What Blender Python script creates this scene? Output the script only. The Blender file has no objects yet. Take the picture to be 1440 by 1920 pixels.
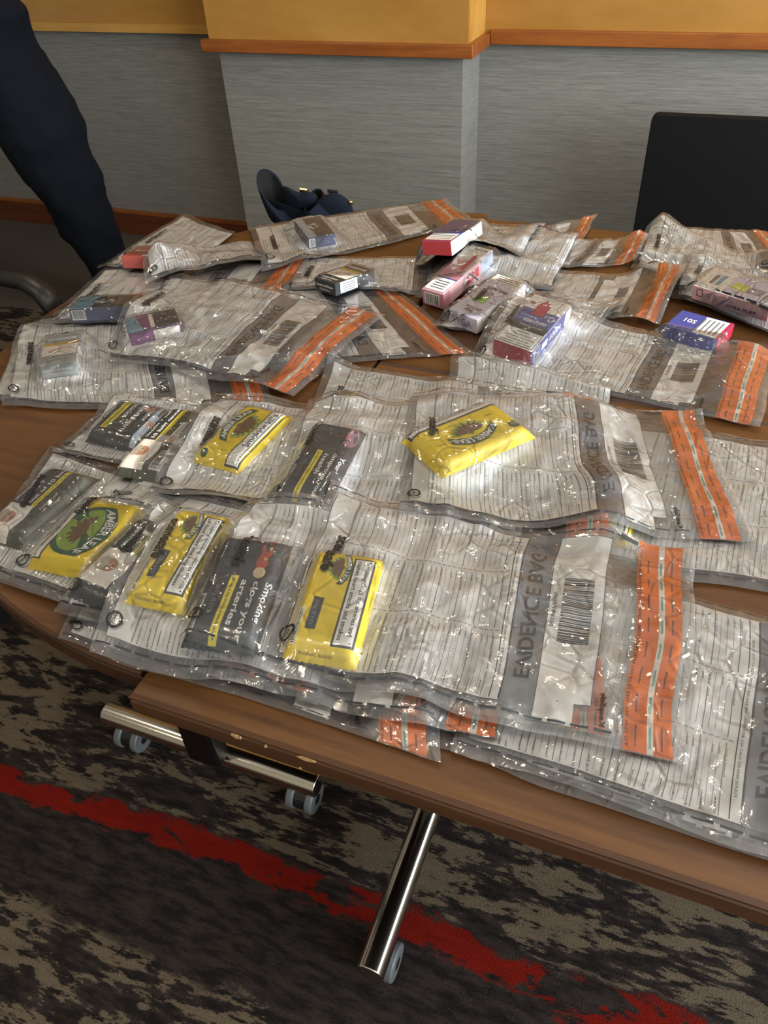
import bpy, math, random
import numpy as np
from mathutils import Matrix, Vector
random.seed(4)
RNG = np.random.RandomState(7)
C = bpy.context.scene.collection
PI = math.pi

# ---------------------------------------------------------------- camera, world, lights
H_CAM = 1.35
TZ = 0.73                      # table top height
_n = lambda v: v / np.linalg.norm(v)
F = 1442.0
_D = _n(np.array([821 - 720, 2628 - 960, F])); _X = -_n(np.array([-3740 - 720, -22 - 960, F]))
_U = -_D; _X = _n(_X - _U * _X.dot(_U)); _Y = np.cross(_U, _X)
if _Y[2] < 0: _Y = -_Y
RW = np.array([_X, _Y, _U])    # camera vector (right, down, forward) -> world
def at(px, py, z):
    """point of height z seen in the photograph at (px, py)"""
    d = RW @ np.array([px - 720, py - 960, F]); t = (z - H_CAM) / d[2]
    return np.array([d[0] * t, d[1] * t, z])
def aty(px, py, y):
    d = RW @ np.array([px - 720, py - 960, F]); t = y / d[1]
    return np.array([d[0] * t, y, d[2] * t + H_CAM])
cam = bpy.data.cameras.new('camera'); co = bpy.data.objects.new('camera', cam); C.objects.link(co)
cam.sensor_fit = 'HORIZONTAL'; cam.sensor_width = 36; cam.lens = F / 1440 * 36; cam.clip_start = .02
M = Matrix([[RW[i][0], -RW[i][1], -RW[i][2], 0] for i in range(3)] + [[0, 0, 0, 1]])
M.translation = Vector((0, 0, H_CAM)); co.matrix_world = M
S = bpy.context.scene; S.camera = co
S.view_settings.view_transform = 'Standard'; S.view_settings.look = 'None'
S.view_settings.gamma = 1; S.view_settings.use_curve_mapping = False
S.view_settings.exposure = 0.66
S.cycles.transparent_max_bounces = 40; S.cycles.max_bounces = 6
S.cycles.caustics_reflective = False; S.cycles.caustics_refractive = False
W = bpy.data.worlds.new('world'); S.world = W; W.use_nodes = True
W.node_tree.nodes['Background'].inputs[0].default_value = (.75, .85, 1, 1)
W.node_tree.nodes['Background'].inputs[1].default_value = 0.6
def area(name, loc, rot, sx, sy, e, col):
    l = bpy.data.lights.new(name, 'AREA'); l.shape = 'RECTANGLE'; l.size = sx; l.size_y = sy; l.energy = e; l.color = col
    o = bpy.data.objects.new(name, l); C.objects.link(o); o.location = loc; o.rotation_euler = rot
area('window_daylight', (2.93, .25, 1.65), (0, PI / 2 + .0, 0), 1.5, 4.6, 215, (.87, .94, 1))
DOWN = [(-.35, 2.25), (-1.9, 2.0), (1.2, 2.0), (-2.0, .4), (-.5, .3), (1.2, .4), (-.5, -1.4), (-2.2, -1.3), (1.3, -1.3)]
for x_, y_ in DOWN:
    l = bpy.data.lights.new('downlight_glow', 'AREA'); l.shape = 'DISK'; l.size = .13; l.energy = 2.6; l.color = (1, .84, .64)
    o = bpy.data.objects.new('downlight_glow', l); C.objects.link(o); o.location = (x_, y_, 2.585)

# ---------------------------------------------------------------- materials
def lin(c):
    if isinstance(c, str): c = tuple(int(c[i:i + 2], 16) / 255 for i in (0, 2, 4))
    return tuple((v / 12.92 if v <= .04045 else ((v + .055) / 1.055) ** 2.4) for v in c)
MAT = {}
class NT:
    def __init__(s, name):
        s.m = bpy.data.materials.new(name); s.m.use_nodes = True; s.t = s.m.node_tree; s.t.nodes.clear()
        s.out = s.t.nodes.new('ShaderNodeOutputMaterial'); MAT[name] = s.m
    def n(s, kind, ins=None, **kw):
        nd = s.t.nodes.new('ShaderNode' + kind)
        for k, v in kw.items(): setattr(nd, k, v)
        for k, v in (ins or {}).items():
            if hasattr(v, 'is_output') or isinstance(v, bpy.types.NodeSocket): s.t.links.new(v, nd.inputs[k])
            else:
                if isinstance(v, tuple) and len(v) == 3 and nd.inputs[k].type == 'RGBA': v = v + (1,)
                nd.inputs[k].default_value = v
        return nd
    def math(s, op, a, b=0.0, c=None, clamp=False):
        ins = {0: a, 1: b}
        if c is not None: ins[2] = c
        nd = s.n('Math', ins, operation=op, use_clamp=clamp); return nd.outputs[0]
    def mix(s, f, a, b):
        nd = s.t.nodes.new('ShaderNodeMix'); nd.data_type = 'RGBA'
        for i, v in ((0, f), (6, a), (7, b)):
            if isinstance(v, bpy.types.NodeSocket): s.t.links.new(v, nd.inputs[i])
            else: nd.inputs[i].default_value = (v + (1,)) if isinstance(v, tuple) and len(v) == 3 else v
        return nd.outputs[2]
    def noise(s, scale, detail=4, vec=None, rough=.55, dist=0.0):
        ins = {'Scale': scale, 'Detail': detail, 'Roughness': rough, 'Distortion': dist}
        if vec is not None: ins['Vector'] = vec
        return s.n('TexNoise', ins).outputs['Fac']
    def coord(s, scale=(1, 1, 1), rot=(0, 0, 0)):
        tc = s.n('TexCoord'); return s.n('Mapping', {'Vector': tc.outputs['Object'], 'Scale': scale, 'Rotation': rot}).outputs[0]
    def bump(s, h, strength=.3, dist=.002):
        return s.n('Bump', {'Height': h, 'Strength': strength, 'Distance': dist}).outputs[0]
    def fin(s, sh): s.t.links.new(sh, s.out.inputs[0]); return s.m
    def pr(s, col, rough=.5, metal=0.0, normal=None, spec=.5, **kw):
        ins = {'Base Color': col, 'Roughness': rough, 'Metallic': metal, 'Specular IOR Level': spec}
        if normal is not None: ins['Normal'] = normal
        ins.update(kw)
        return s.fin(s.n('BsdfPrincipled', ins).outputs[0])
def step(s, x, edge, w=.02):      # soft threshold
    return s.math('MULTIPLY', s.math('SUBTRACT', x, edge - w), .5 / w, clamp=True)
def simple(name, col, rough=.5, metal=0.0, nz=0, namp=.1, bump=0, spec=.5):
    s = NT(name); col = lin(col); c = col; nrm = None
    v = s.coord()
    f = s.noise(nz or 40, 3, v)
    d = tuple(max(0, k * (1 - namp * 2)) for k in col)
    c = s.mix(f, d, tuple(min(1, k * (1 + namp)) for k in col))
    if bump: nrm = s.bump(s.noise((nz or 40) * 3, 2, v), bump)
    return s.pr(c, rough, metal, nrm, spec)
# prints and packs
for nm, c, r in [('paper', 'ecedee', .55), ('slip', 'f4f4f4', .6), ('ink', '23262b', .5), ('inkgrey', '6d7178', .6), ('inkblue', '8e93a0', .7), ('white', 'f2f2ef', .45),
                 ('black', '0d0d0e', .45), ('yellow', 'f6d813', .32), ('strip_yellow', 'f2e23c', .35), ('green', '1c5338', .4),
                 ('leafbrown', '6b4a28', .5), ('leafgreen', '8cae3a', .5), ('charcoal', '303336', .38), ('olive', '46493c', .42),
                 ('skin_print', 'b98a72', .5), ('cap_print', 'b4ab97', .5), ('blueprint', 'a9b7c8', .5), ('artery', 'b5482c', .45), ('arteryl', 'd8c49a', .5),
                 ('purple_print', '8a5f74', .5), ('red', 'b03a3f', .4), ('crimson', 'b6243c', .4), ('deepblue', '3b4796', .4), ('violet', '5a5fb0', .4),
                 ('pink', 'b77c88', .4), ('rose', 'cfa3a8', .4), ('cream', 'efe9e0', .45), ('lilac', 'cfc8dc', .42), ('limegreen', '8cc25a', .45),
                 ('lime', 'cfd64e', .45), ('steel', '8b939a', .35), ('navyprint', '3a3f63', .45), ('magenta', '7a3f74', .45), ('skyprint', '6f9db5', .45),
                 ('gold', 'cfae3c', .4), ('dusty_red', 'a8514a', .45), ('mauve', '8d8398', .45), ('greybox', '9a9f9f', .35), ('teal', '7fb3a6', .5), ('band', 'b7c2cc', .4), ('peach', 'd9b48c', .5)]:
    simple(nm, c, r, nz=60, namp=.04)
def orange():
    s = NT('seal_orange'); v = s.coord()
    b = s.n('BsdfPrincipled', {'Base Color': lin('f5780a') + (1,), 'Roughness': .35})
    t = s.n('BsdfTransparent', {'Color': (.95, .62, .45, 1)})
    m = s.n('MixShader', {0: .90, 1: t.outputs[0], 2: b.outputs[0]}); s.fin(m.outputs[0])
orange()
def strip():
    s = NT('evidence_grey')
    b = s.n('BsdfPrincipled', {'Base Color': lin('8e9096') + (1,), 'Roughness': .3})
    t = s.n('BsdfTransparent', {'Color': (.8, .8, .82, 1)})
    m = s.n('MixShader', {0: .66, 1: t.outputs[0], 2: b.outputs[0]}); s.fin(m.outputs[0])
strip()
def film(name, haze, rough, bs):
    s = NT(name); v = s.coord()
    n1 = s.noise(28, 3, v, dist=1.2)
    vo = s.n('TexVoronoi', {'Vector': v, 'Scale': 34}, feature='DISTANCE_TO_EDGE').outputs[0]
    cr = s.math('MULTIPLY', s.math('SUBTRACT', .08, vo, clamp=True), 5.0)
    mk = step(s, s.noise(9, 2, v), .50, .06)
    h = s.math('ADD', n1, s.math('MULTIPLY', cr, mk))
    nb = s.bump(h, bs, .004)
    fr = s.n('Fresnel', {'IOR': 1.5, 'Normal': nb}).outputs[0]
    tr = s.n('BsdfTransparent', {'Color': (.98, .98, .98, 1)})
    df = s.n('BsdfDiffuse', {'Color': (.80, .80, .82, 1)})
    gl = s.n('BsdfAnisotropic', {'Color': (1, 1, 1, 1), 'Roughness': rough, 'Normal': nb})
    a = s.n('MixShader', {0: haze, 1: tr.outputs[0], 2: df.outputs[0]})
    b = s.n('MixShader', {0: s.math('MULTIPLY', fr, 1.25, clamp=True), 1: a.outputs[0], 2: gl.outputs[0]})
    s.fin(b.outputs[0])
film('film_back', .10, .2, .35)
film('film_front', .028, .09, .5)
def wood(name, dark, light, sc, rough, bumpy=.05):
    s = NT(name); v = s.coord(sc)
    n1 = s.noise(1.0, 6, v, .6, .4); n2 = s.noise(6.0, 4, v, .6)
    f = s.math('ADD', s.math('MULTIPLY', n1, .8), s.math('MULTIPLY', n2, .3))
    f = s.math('MULTIPLY', s.math('SUBTRACT', f, .32), 2.2, clamp=True)
    return s.pr(s.mix(f, lin(dark), lin(light)), rough, normal=s.bump(n2, bumpy, .001))
wood('walnut', '38200f', '62401f', (3, 42, 42), .34)
wood('walnut_edge', '2c190c', '50301a', (3, 42, 42), .4)
wood('rail_wood', '6b3512', '9a5a26', (2.5, 22, 22), .35)
wood('skirting_wood', '45200f', '6a3519', (2.5, 22, 22), .45)
wood('veneer', '96682a', 'b08240', (1.6, 9, 5), .33, .02)
wood('veneer_light', 'a87830', 'c89a50', (1.6, 9, 5), .33, .02)
def wallpaper():
    s = NT('wall_fabric'); v = s.coord((6, 6, 210)); v2 = s.coord((22, 22, 420))
    f = s.math('ADD', s.math('MULTIPLY', s.noise(1, 4, v, .6), .6), s.math('MULTIPLY', s.noise(1, 3, v2, .6), .5))
    f = s.math('MULTIPLY', s.math('SUBTRACT', f, .36), 2.6, clamp=True)
    s.pr(s.mix(f, lin('66645e'), lin('8a8881')), .75, normal=s.bump(f, .25, .001), spec=.25)
wallpaper()
def carpet():
    s = NT('carpet'); tc = s.n('TexCoord'); sep = s.n('SeparateXYZ', {0: tc.outputs['Object']})
    y = sep.outputs[1]
    v1 = s.coord((5, 17, 1)); v2 = s.coord((16, 60, 1)); v3 = s.coord((2.2, 3.5, 1)); vf = s.coord((300, 300, 300))
    n1 = s.noise(1, 7, v1, .68, .5); n2 = s.noise(1, 5, v2, .7); n3 = s.noise(1, 5, v3, .7); nf = s.noise(1, 2, vf)
    yw = s.math('ADD', y, s.math('MULTIPLY', s.math('SUBTRACT', n2, .5), .055))
    yw = s.math('ADD', yw, s.math('MULTIPLY', s.math('SUBTRACT', n3, .5), .16))
    red = s.math('MULTIPLY', step(s, yw, .445, .004), s.math('SUBTRACT', 1.0, step(s, yw, .494, .004)))
    red = s.math('MULTIPLY', red, s.math('SUBTRACT', 1.0, step(s, n1, .56, .01)))
    blot = step(s, s.math('ADD', s.math('MULTIPLY', n1, .62), s.math('MULTIPLY', n2, .38)), .505, .010)
    plain = s.math('MULTIPLY', step(s, yw, .285, .006), s.math('SUBTRACT', 1.0, step(s, yw, .505, .006)))
    blot = s.math('MULTIPLY', blot, s.math('SUBTRACT', 1.0, plain))
    lo = s.math('MULTIPLY', s.math('SUBTRACT', 1.0, step(s, yw, .10, .01)), step(s, n3, .5, .02))
    blot = s.math('MULTIPLY', blot, s.math('SUBTRACT', 1.0, lo))
    dark = s.mix(step(s, n2, .5, .09), lin('1a1614'), lin('312a26'))
    taupe = s.mix(n2, lin('40382e'), lin('6b5e4c'))
    c = s.mix(blot, dark, taupe)
    c = s.mix(red, c, s.mix(n2, lin('4c0b05'), lin('7c1609')))
    bg = step(s, yw, 2.15, .01)
    c = s.mix(bg, c, s.mix(nf, lin('4d4640'), lin('5f5851')))
    c = s.mix(s.math('MULTIPLY', nf, .35), c, (.0, .0, .0))
    s.pr(c, .95, normal=s.bump(nf, .6, .003), spec=.1)
carpet()
simple('ceiling_paint', 'e9e4da', .8, nz=5, namp=.02)
simple('far_wall', 'b9b3a6', .8, nz=5, namp=.03)
simple('frame_white', 'dfe0e0', .4, nz=5, namp=.02)
simple('chrome', 'd8d2c4', .16, 1.0, nz=20, namp=.03)
simple('dark_metal', '1c1a19', .35, .6, nz=20, namp=.05)
simple('castor_grey', '585b5d', .4, nz=30, namp=.06)
simple('black_plastic', '141414', .38, nz=40, namp=.05)
simple('matte_black', '060607', .72, nz=60, namp=.1, spec=.2)
simple('navy_cloth', '0b0f17', .92, nz=90, namp=.25, bump=.3, spec=.15)
simple('navy_felt', '151c2a', .9, nz=120, namp=.2, bump=.3, spec=.2)
simple('dark_lining', '050507', .95, nz=60, namp=.1)
simple('brass', 'cbb277', .25, 1.0, nz=20, namp=.05)
simple('skin', 'c08e74', .5, nz=60, namp=.05)
simple('hair', '2a1c14', .7, nz=120, namp=.3, bump=.3)
simple('chair_fabric', '463230', .9, nz=50, namp=.3, bump=.4)
simple('chipped_wood', 'b48a5c', .7, nz=200, namp=.2)
def emis(name, col, e):
    s = NT(name); s.fin(s.n('Emission', {'Color': col + (1,), 'Strength': e}).outputs[0])
emis('lamp_lens', (1, .82, .58), 25)
def glass():
    s = NT('window_glass'); a = s.n('BsdfTransparent', {'Color': (.96, .98, .98, 1)}); b = s.n('BsdfAnisotropic', {'Roughness': .03})
    s.fin(s.n('MixShader', {0: .06, 1: a.outputs[0], 2: b.outputs[0]}).outputs[0])
glass()

# ---------------------------------------------------------------- mesh helpers
class MB:
    """collects geometry (verts, faces, material names) for ONE mesh object"""
    def __init__(s): s.V = []; s.F = []; s.M = []; s.mats = []
    def mi(s, m):
        if m not in s.mats: s.mats.append(m)
        return s.mats.index(m)
    def add(s, verts, faces, mat):
        b = len(s.V); s.V.extend([tuple(map(float, v)) for v in verts]); k = s.mi(mat)
        for f in faces: s.F.append(tuple(b + i for i in f)); s.M.append(k)
    def box(s, x0, x1, y0, y1, z0, z1, mat):
        v = [(x, y, z) for z in (z0, z1) for y in (y0, y1) for x in (x0, x1)]
        s.add(v, [(0, 2, 3, 1), (4, 5, 7, 6), (0, 1, 5, 4), (2, 6, 7, 3), (0, 4, 6, 2), (1, 3, 7, 5)], mat)
    def tube(s, pts, r, mat, n=16, cap=True, flat=1.0):
        pts = [np.array(p, float) for p in pts]; rs = r if isinstance(r, (list, tuple)) else [r] * len(pts)
        rings = []; up = None
        for i, p in enumerate(pts):
            t = _n((pts[min(i + 1, len(pts) - 1)] - pts[max(i - 1, 0)]))
            if up is None: up = np.array([0, 0, 1.]) if abs(t[2]) < .9 else np.array([1., 0, 0])
            a = _n(np.cross(t, up)); b = np.cross(a, t); up = b
            rings.append([p + a * math.cos(k / n * 2 * PI) * rs[i] + b * math.sin(k / n * 2 * PI) * rs[i] * flat for k in range(n)])
        V = [v for r_ in rings for v in r_]; Fc = []
        for i in range(len(rings) - 1):
            for k in range(n): Fc.append((i * n + k, i * n + (k + 1) % n, (i + 1) * n + (k + 1) % n, (i + 1) * n + k))
        if cap: Fc += [tuple(range(n))[::-1], tuple((len(rings) - 1) * n + k for k in range(n))]
        s.add(V, Fc, mat)
    def build(s, name, parent=None, loc=None, bevel=0, smooth=False, seg=3, sub=0):
        loc = np.zeros(3) if loc is None else np.array(loc, float)
        me = bpy.data.meshes.new(name)
        V = np.array(s.V) - loc
        me.from_pydata(V.tolist(), [], s.F)
        for m in s.mats: me.materials.append(MAT[m])
        me.polygons.foreach_set('material_index', s.M)
        if smooth: me.polygons.foreach_set('use_smooth', [True] * len(me.polygons))
        me.update(); o = bpy.data.objects.new(name, me); C.objects.link(o)
        if parent is not None: o.parent = parent
        else: o.location = loc
        if bevel:
            b = o.modifiers.new('b', 'BEVEL'); b.width = bevel; b.segments = seg; b.limit_method = 'ANGLE'
            me.polygons.foreach_set('use_smooth', [True] * len(me.polygons))
            w = o.modifiers.new('w', 'WEIGHTED_NORMAL'); w.keep_sharp = True
        if sub:
            b = o.modifiers.new('s', 'SUBSURF'); b.levels = b.render_levels = sub
        return o
def thing(name, label, cat, loc, group=None):
    o = bpy.data.objects.new(name, None); C.objects.link(o); o.location = tuple(map(float, loc)); o.empty_display_size = .05
    o['label'] = label; o['category'] = cat
    if group: o['group'] = group
    return o
def tag(o, label, cat, group=None):
    o['label'] = label; o['category'] = cat
    if group: o['group'] = group
    return o
def struct(o): o['kind'] = 'structure'; return o

# ---------------------------------------------------------------- the room
b = MB(); b.box(-4.6, 3.0, -2.6, 3.1, -.05, 0, 'carpet'); struct(b.build('floor'))
b = MB(); b.box(-4.6, 3.0, -2.6, 3.1, 2.6, 2.65, 'ceiling_paint'); struct(b.build('ceiling'))
YW, YC, XC0, XC1 = 2.98, 2.775, -1.75, -.825
b = MB()
b.box(-4.6, 3.0, YW, YW + .12, 0, 2.6, 'wall_fabric')
b.box(XC0, XC1, YC, YW + .01, 0, 2.6, 'wall_fabric')
struct(b.build('wall_back'))
b = MB(); b.box(-4.72, -4.6, -2.6, 3.1, 0, 2.6, 'far_wall'); struct(b.build('wall_left'))
b = MB(); b.box(-4.6, 3.0, -2.72, -2.6, 0, 2.6, 'far_wall'); struct(b.build('wall_front'))
b = MB()
b.box(3.0, 3.12, -2.6, 3.1, 0, .85, 'far_wall'); b.box(3.0, 3.12, -2.6, 3.1, 2.45, 2.6, 'far_wall')
b.box(3.0, 3.12, -2.6, -2.15, .85, 2.45, 'far_wall'); b.box(3.0, 3.12, 2.65, 3.1, .85, 2.45, 'far_wall')
struct(b.build('wall_right'))
wf = MB(); wf.box(3.0, 3.1, -2.15, 2.65, .85, .9, 'frame_white'); wf.box(3.0, 3.1, -2.15, 2.65, 2.4, 2.45, 'frame_white')
for y_ in (-2.15, -.96, .23, 1.42, 2.60): wf.box(3.0, 3.1, y_, y_ + .05, .9, 2.4, 'frame_white')
w_ = struct(wf.build('window_1'))
g = MB(); g.box(3.05, 3.056, -2.1, 2.6, .9, 2.4, 'window_glass'); g.build('window_pane', w_)
# wood panelling above the dado rail
b = MB(); b.box(-4.6, XC0 - .02, YW - .02, YW - .001, .845, 2.6, 'veneer'); b.box(-4.6, XC0 - .02, YW - .032, YW - .001, .838, .868, 'veneer_light')
struct(b.build('trim_1'))
b = MB(); b.box(XC0 - .02, XC1 + .022, YC - .02, YC - .001, .845, 2.6, 'veneer'); b.box(XC1 + .001, XC1 + .022, YC - .001, YW - .021, .845, 2.6, 'veneer_light')
b.box(XC0 - .02, XC0 - .001, YC - .001, YW - .021, .845, 2.6, 'veneer')
struct(b.build('trim_2'))
b = MB(); b.box(XC0 - .045, XC1 + .045, YC - .045, YC - .001, .82, .858, 'rail_wood'); b.box(XC1 + .001, XC1 + .045, YC - .001, YW - .04, .82, .858, 'rail_wood')
struct(b.build('trim_3', bevel=.003))
b = MB(); b.box(XC1 + .045, 3.0, YW - .04, YW - .001, .825, .868, 'rail_wood'); struct(b.build('trim_4', bevel=.003))
b = MB(); b.box(XC1 + .022, 3.0, YW - .02, YW - .001, .85, 2.6, 'veneer'); struct(b.build('trim_5'))
b = MB(); b.box(-4.6, XC0, YW - .02, YW - .001, 0, .10, 'skirting_wood'); b.box(-4.6, XC0, YW - .023, YW - .001, .10, .112, 'rail_wood'); struct(b.build('baseboard_left'))
b = MB(); b.box(XC1, 3.0, YW - .02, YW - .001, 0, .112, 'skirting_wood'); struct(b.build('baseboard_right'))
b = MB(); b.box(XC0 - .02, XC1 + .02, YC - .02, YC - .001, 0, .112, 'skirting_wood'); struct(b.build('baseboard_middle'))
for i, (x_, y_) in enumerate(DOWN):
    t = thing('ceiling_downlight', 'round recessed warm ceiling downlight above the tables', 'ceiling light', (x_, y_, 2.6), 'ceiling downlights')
    b = MB(); b.tube([(0, 0, -.012), (0, 0, 0)], .085, 'frame_white', 32); b.build('trim_ring', t)
    b = MB(); b.tube([(0, 0, -.0135), (0, 0, -.012)], .062, 'lamp_lens', 32); b.build('lens', t)

# ---------------------------------------------------------------- tables
TH = .035
def poly_slab(b, pts, z0, z1, top, side):
    n = len(pts); V = [(x, y, z0) for x, y in pts] + [(x, y, z1) for x, y in pts]
    b.add([(x, y, z1) for x, y in pts], [tuple(range(n))], top)
    b.add([(x, y, z0) for x, y in pts], [tuple(range(n))[::-1]], side)
    b.add(V, [(i, (i + 1) % n, n + (i + 1) % n, n + i) for i in range(n)], side)
def slab(name, pts, parent, loc):
    """table top: veneered top, slightly wider moulded edge below a thin lip"""
    b = MB(); c = np.mean(pts, 0)
    n = len(pts)
    prof = [(-.004, 0.0, 'walnut_edge'), (0, -.004, 'walnut_edge'), (0, -.0065, 'walnut_edge'), (-.0025, -.008, 'walnut_edge'), (.0, -.011, 'walnut_edge'), (0, -TH + .006, 'walnut_edge'), (-.006, -TH, 'walnut_edge')]
    P = np.array(pts, float)
    def off(d):
        out = []
        for i in range(n):
            a, p, q = P[i - 1], P[i], P[(i + 1) % n]
            e1 = _n(p - a); e2 = _n(q - p); n1 = np.array([e1[1], -e1[0]]); n2 = np.array([e2[1], -e2[0]])
            m = _n(n1 + n2); out.append(p + m * d / max(.4, m.dot(n1)))
        return out
    rings = [[(x, y, TZ + dz) for x, y in off(d)] for d, dz, _ in prof]
    V = [v for r in rings for v in r]
    b.add(rings[0], [tuple(range(n))], 'walnut'); b.add(rings[-1], [tuple(range(n))[::-1]], 'walnut_edge')
    b.add(V, [(k * n + i, (k + 1) * n + i, (k + 1) * n + (i + 1) % n, k * n + (i + 1) % n) for k in range(len(prof) - 1) for i in range(n)], 'walnut_edge')
    return b.build(name, parent, loc)
def castor(parent, loc, x, y):
    m = MB()
    for dx in (-.019, .019):
        pts = [(x + dx - .008, y, .031), (x + dx + .008, y, .031)]
        m.tube(pts, .03, 'castor_grey', 24)
        m.tube([(x + dx - .0085, y, .031), (x + dx + .0085, y, .031)], .013, 'black_plastic', 16)
    o = m.build('castor', parent, loc, bevel=.004)
    m = MB(); m.tube([(x - .011, y, .031), (x + .011, y, .031)], .026, 'black_plastic', 20); m.tube([(x, y, .04), (x, y, .075)], .009, 'black_plastic', 12)
    m.build('fork', o)
    o.children[0].location = (0, 0, 0)
    o.children[0].data.transform(Matrix.Translation(Vector([-float(v) for v in loc])))
def tfoot(parent, loc, p0, p1, post, split=True):
    """foot tube lying on two castors with a flat upright post"""
    p0 = np.array(p0); p1 = np.array(p1); d = _n(p1 - p0)
    m = MB(); m.tube([p0, p1], .0225, 'chrome', 28); m.build('foot_tube', parent, loc, smooth=False, bevel=.002)
    q = np.array(post)
    m = MB(); m.box(q[0] - (.034 if split else .02), q[0] + (.034 if split else .02), q[1] - (.02 if split else .034), q[1] + (.02 if split else .034), .10, TZ - TH - .03, 'dark_metal'); m.build('leg_post', parent, loc, bevel=.008)
    m = MB(); m.box(q[0] - .045, q[0] + .045, q[1] - .035, q[1] + .035, TZ - TH - .04, TZ - TH - .001, 'dark_metal')
    m.build('bracket', parent, loc, bevel=.004)
    for p in (p0 + d * .045, p1 - d * .035): castor(parent, loc, p[0], p[1])
YF, YB, YM = .323, 1.668, .995
# half-round end table
cx, cy, R_ = -.432, (YF + YB) / 2 + .0, (YB - YF) / 2
hp = [(cx + .65 * math.cos(a), 1.0 + (.668 if math.sin(a) > 0 else .65) * math.sin(a)) for a in np.linspace(PI / 2, 3 * PI / 2, 60)]
loc = (cx - .25, cy, 0)
t1 = thing('half_round_table', 'half-round brown wooden table forming the rounded left end of the row', 'table', loc)
slab('tabletop', hp, t1, loc)
tfoot(t1, loc, (-.885, .61, .085), (-.425, .61, .085), (-.635, .588))
tfoot(t1, loc, (-.885, 1.38, .085), (-.425, 1.38, .085), (-.66, 1.36))
m = MB(); m.box(-.70, -.63, .66, 1.33, TZ - TH - .05, TZ - TH - .012, 'dark_metal'); m.build('beam', t1, loc)
# near rectangular table
def rect_table(x0, x1, y0, y1, label, feet, chips=False):
    loc = ((x0 + x1) / 2, (y0 + y1) / 2, 0)
    t = thing('folding_table', label, 'table', loc)
    top = slab('tabletop', [(x0, y0), (x1, y0), (x1, y1), (x0, y1)], t, loc)
    for fx in feet:
        tfoot(t, loc, (fx, y0 + .035, .085), (fx, y1 - .035, .085), (fx, (y0 + y1) / 2), False)
    m = MB(); m.box(feet[0], feet[-1], (y0 + y1) / 2 - .02, (y0 + y1) / 2 + .02, TZ - TH - .05, TZ - TH - .012, 'dark_metal'); m.build('beam', t, loc)
    if chips:
        for px, py, w_, h_ in ((441, 1380, .011, .004), (450, 1384, .004, .002), (573, 1423, .02, .004), (563, 1440, .003, .002), (498, 1400, .004, .002)):
            p = aty(px, py, y0); m = MB(); n = 9
            V = [(p[0] + math.cos(a) * w_ * .5 * random.uniform(.6, 1.1), y0 - .0003, min(TZ - .002, p[2] + math.sin(a) * h_ * random.uniform(.6, 1.1))) for a in np.linspace(0, 2 * PI, n, endpoint=False)]
            V += [(v[0], y0 + .004, v[2]) for v in V]
            m.add(V, [tuple(range(n))] + [(i, n + i, n + (i + 1) % n, (i + 1) % n) for i in range(n)], 'chipped_wood')
            ch = m.build('chipped_patch', t, loc); ch['label'] = 'pale chip in the table edge'
    return t
rect_table(-.428, 1.10, YF, YM - .0008, 'near rectangular brown wooden table with chipped front edge and chrome castor legs', (-.225, .90), True)
rect_table(-.428, 1.10, YM, YB - .03, 'far rectangular brown wooden table behind the chipped one, along the wall side', (-.225, .90))

# ---------------------------------------------------------------- height field of everything lying on the tables
GX0, GX1, GY0, GY1, GC = -1.35, .75, .15, 1.85, .004
NX, NY = int((GX1 - GX0) / GC), int((GY1 - GY0) / GC)
HF = np.full((NX, NY), TZ)
def samp(G, x, y):
    fx = np.clip((x - GX0) / GC, 0, NX - 1.001); fy = np.clip((y - GY0) / GC, 0, NY - 1.001)
    i = fx.astype(int); j = fy.astype(int); a = fx - i; c = fy - j
    return G[i, j] * (1 - a) * (1 - c) + G[i + 1, j] * a * (1 - c) + G[i, j + 1] * (1 - a) * c + G[i + 1, j + 1] * a * c
def dilate(G, slope, it, cell):
    G = G.copy(); s1 = slope * cell; s2 = s1 * 1.4142
    for _ in range(it):
        P = np.pad(G, 1, mode='edge')
        for dx, dy, s in ((0, 1, s1), (2, 1, s1), (1, 0, s1), (1, 2, s1), (0, 0, s2), (2, 2, s2), (0, 2, s2), (2, 0, s2)):
            np.maximum(G, P[dx:dx + G.shape[0], dy:dy + G.shape[1]] - s, out=G)
    return G
def blur(G, it):
    for _ in range(it):
        P = np.pad(G, 1, mode='edge')
        G = (P[:-2, 1:-1] + P[2:, 1:-1] + P[1:-1, :-2] + P[1:-1, 2:] + 4 * G) / 8
    return G
def vnoise(x, y, f, seed):
    r = np.random.RandomState(seed).rand(64, 64)
    u = x * f + 13.7; v = y * f + 7.3; i = np.floor(u).astype(int); j = np.floor(v).astype(int); a = u - i; c = v - j
    a = a * a * (3 - 2 * a); c = c * c * (3 - 2 * c)
    g = lambda p, q: r[p % 64, q % 64]
    return g(i, j) * (1 - a) * (1 - c) + g(i + 1, j) * a * (1 - c) + g(i, j + 1) * (1 - a) * c + g(i + 1, j + 1) * a * c

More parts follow.
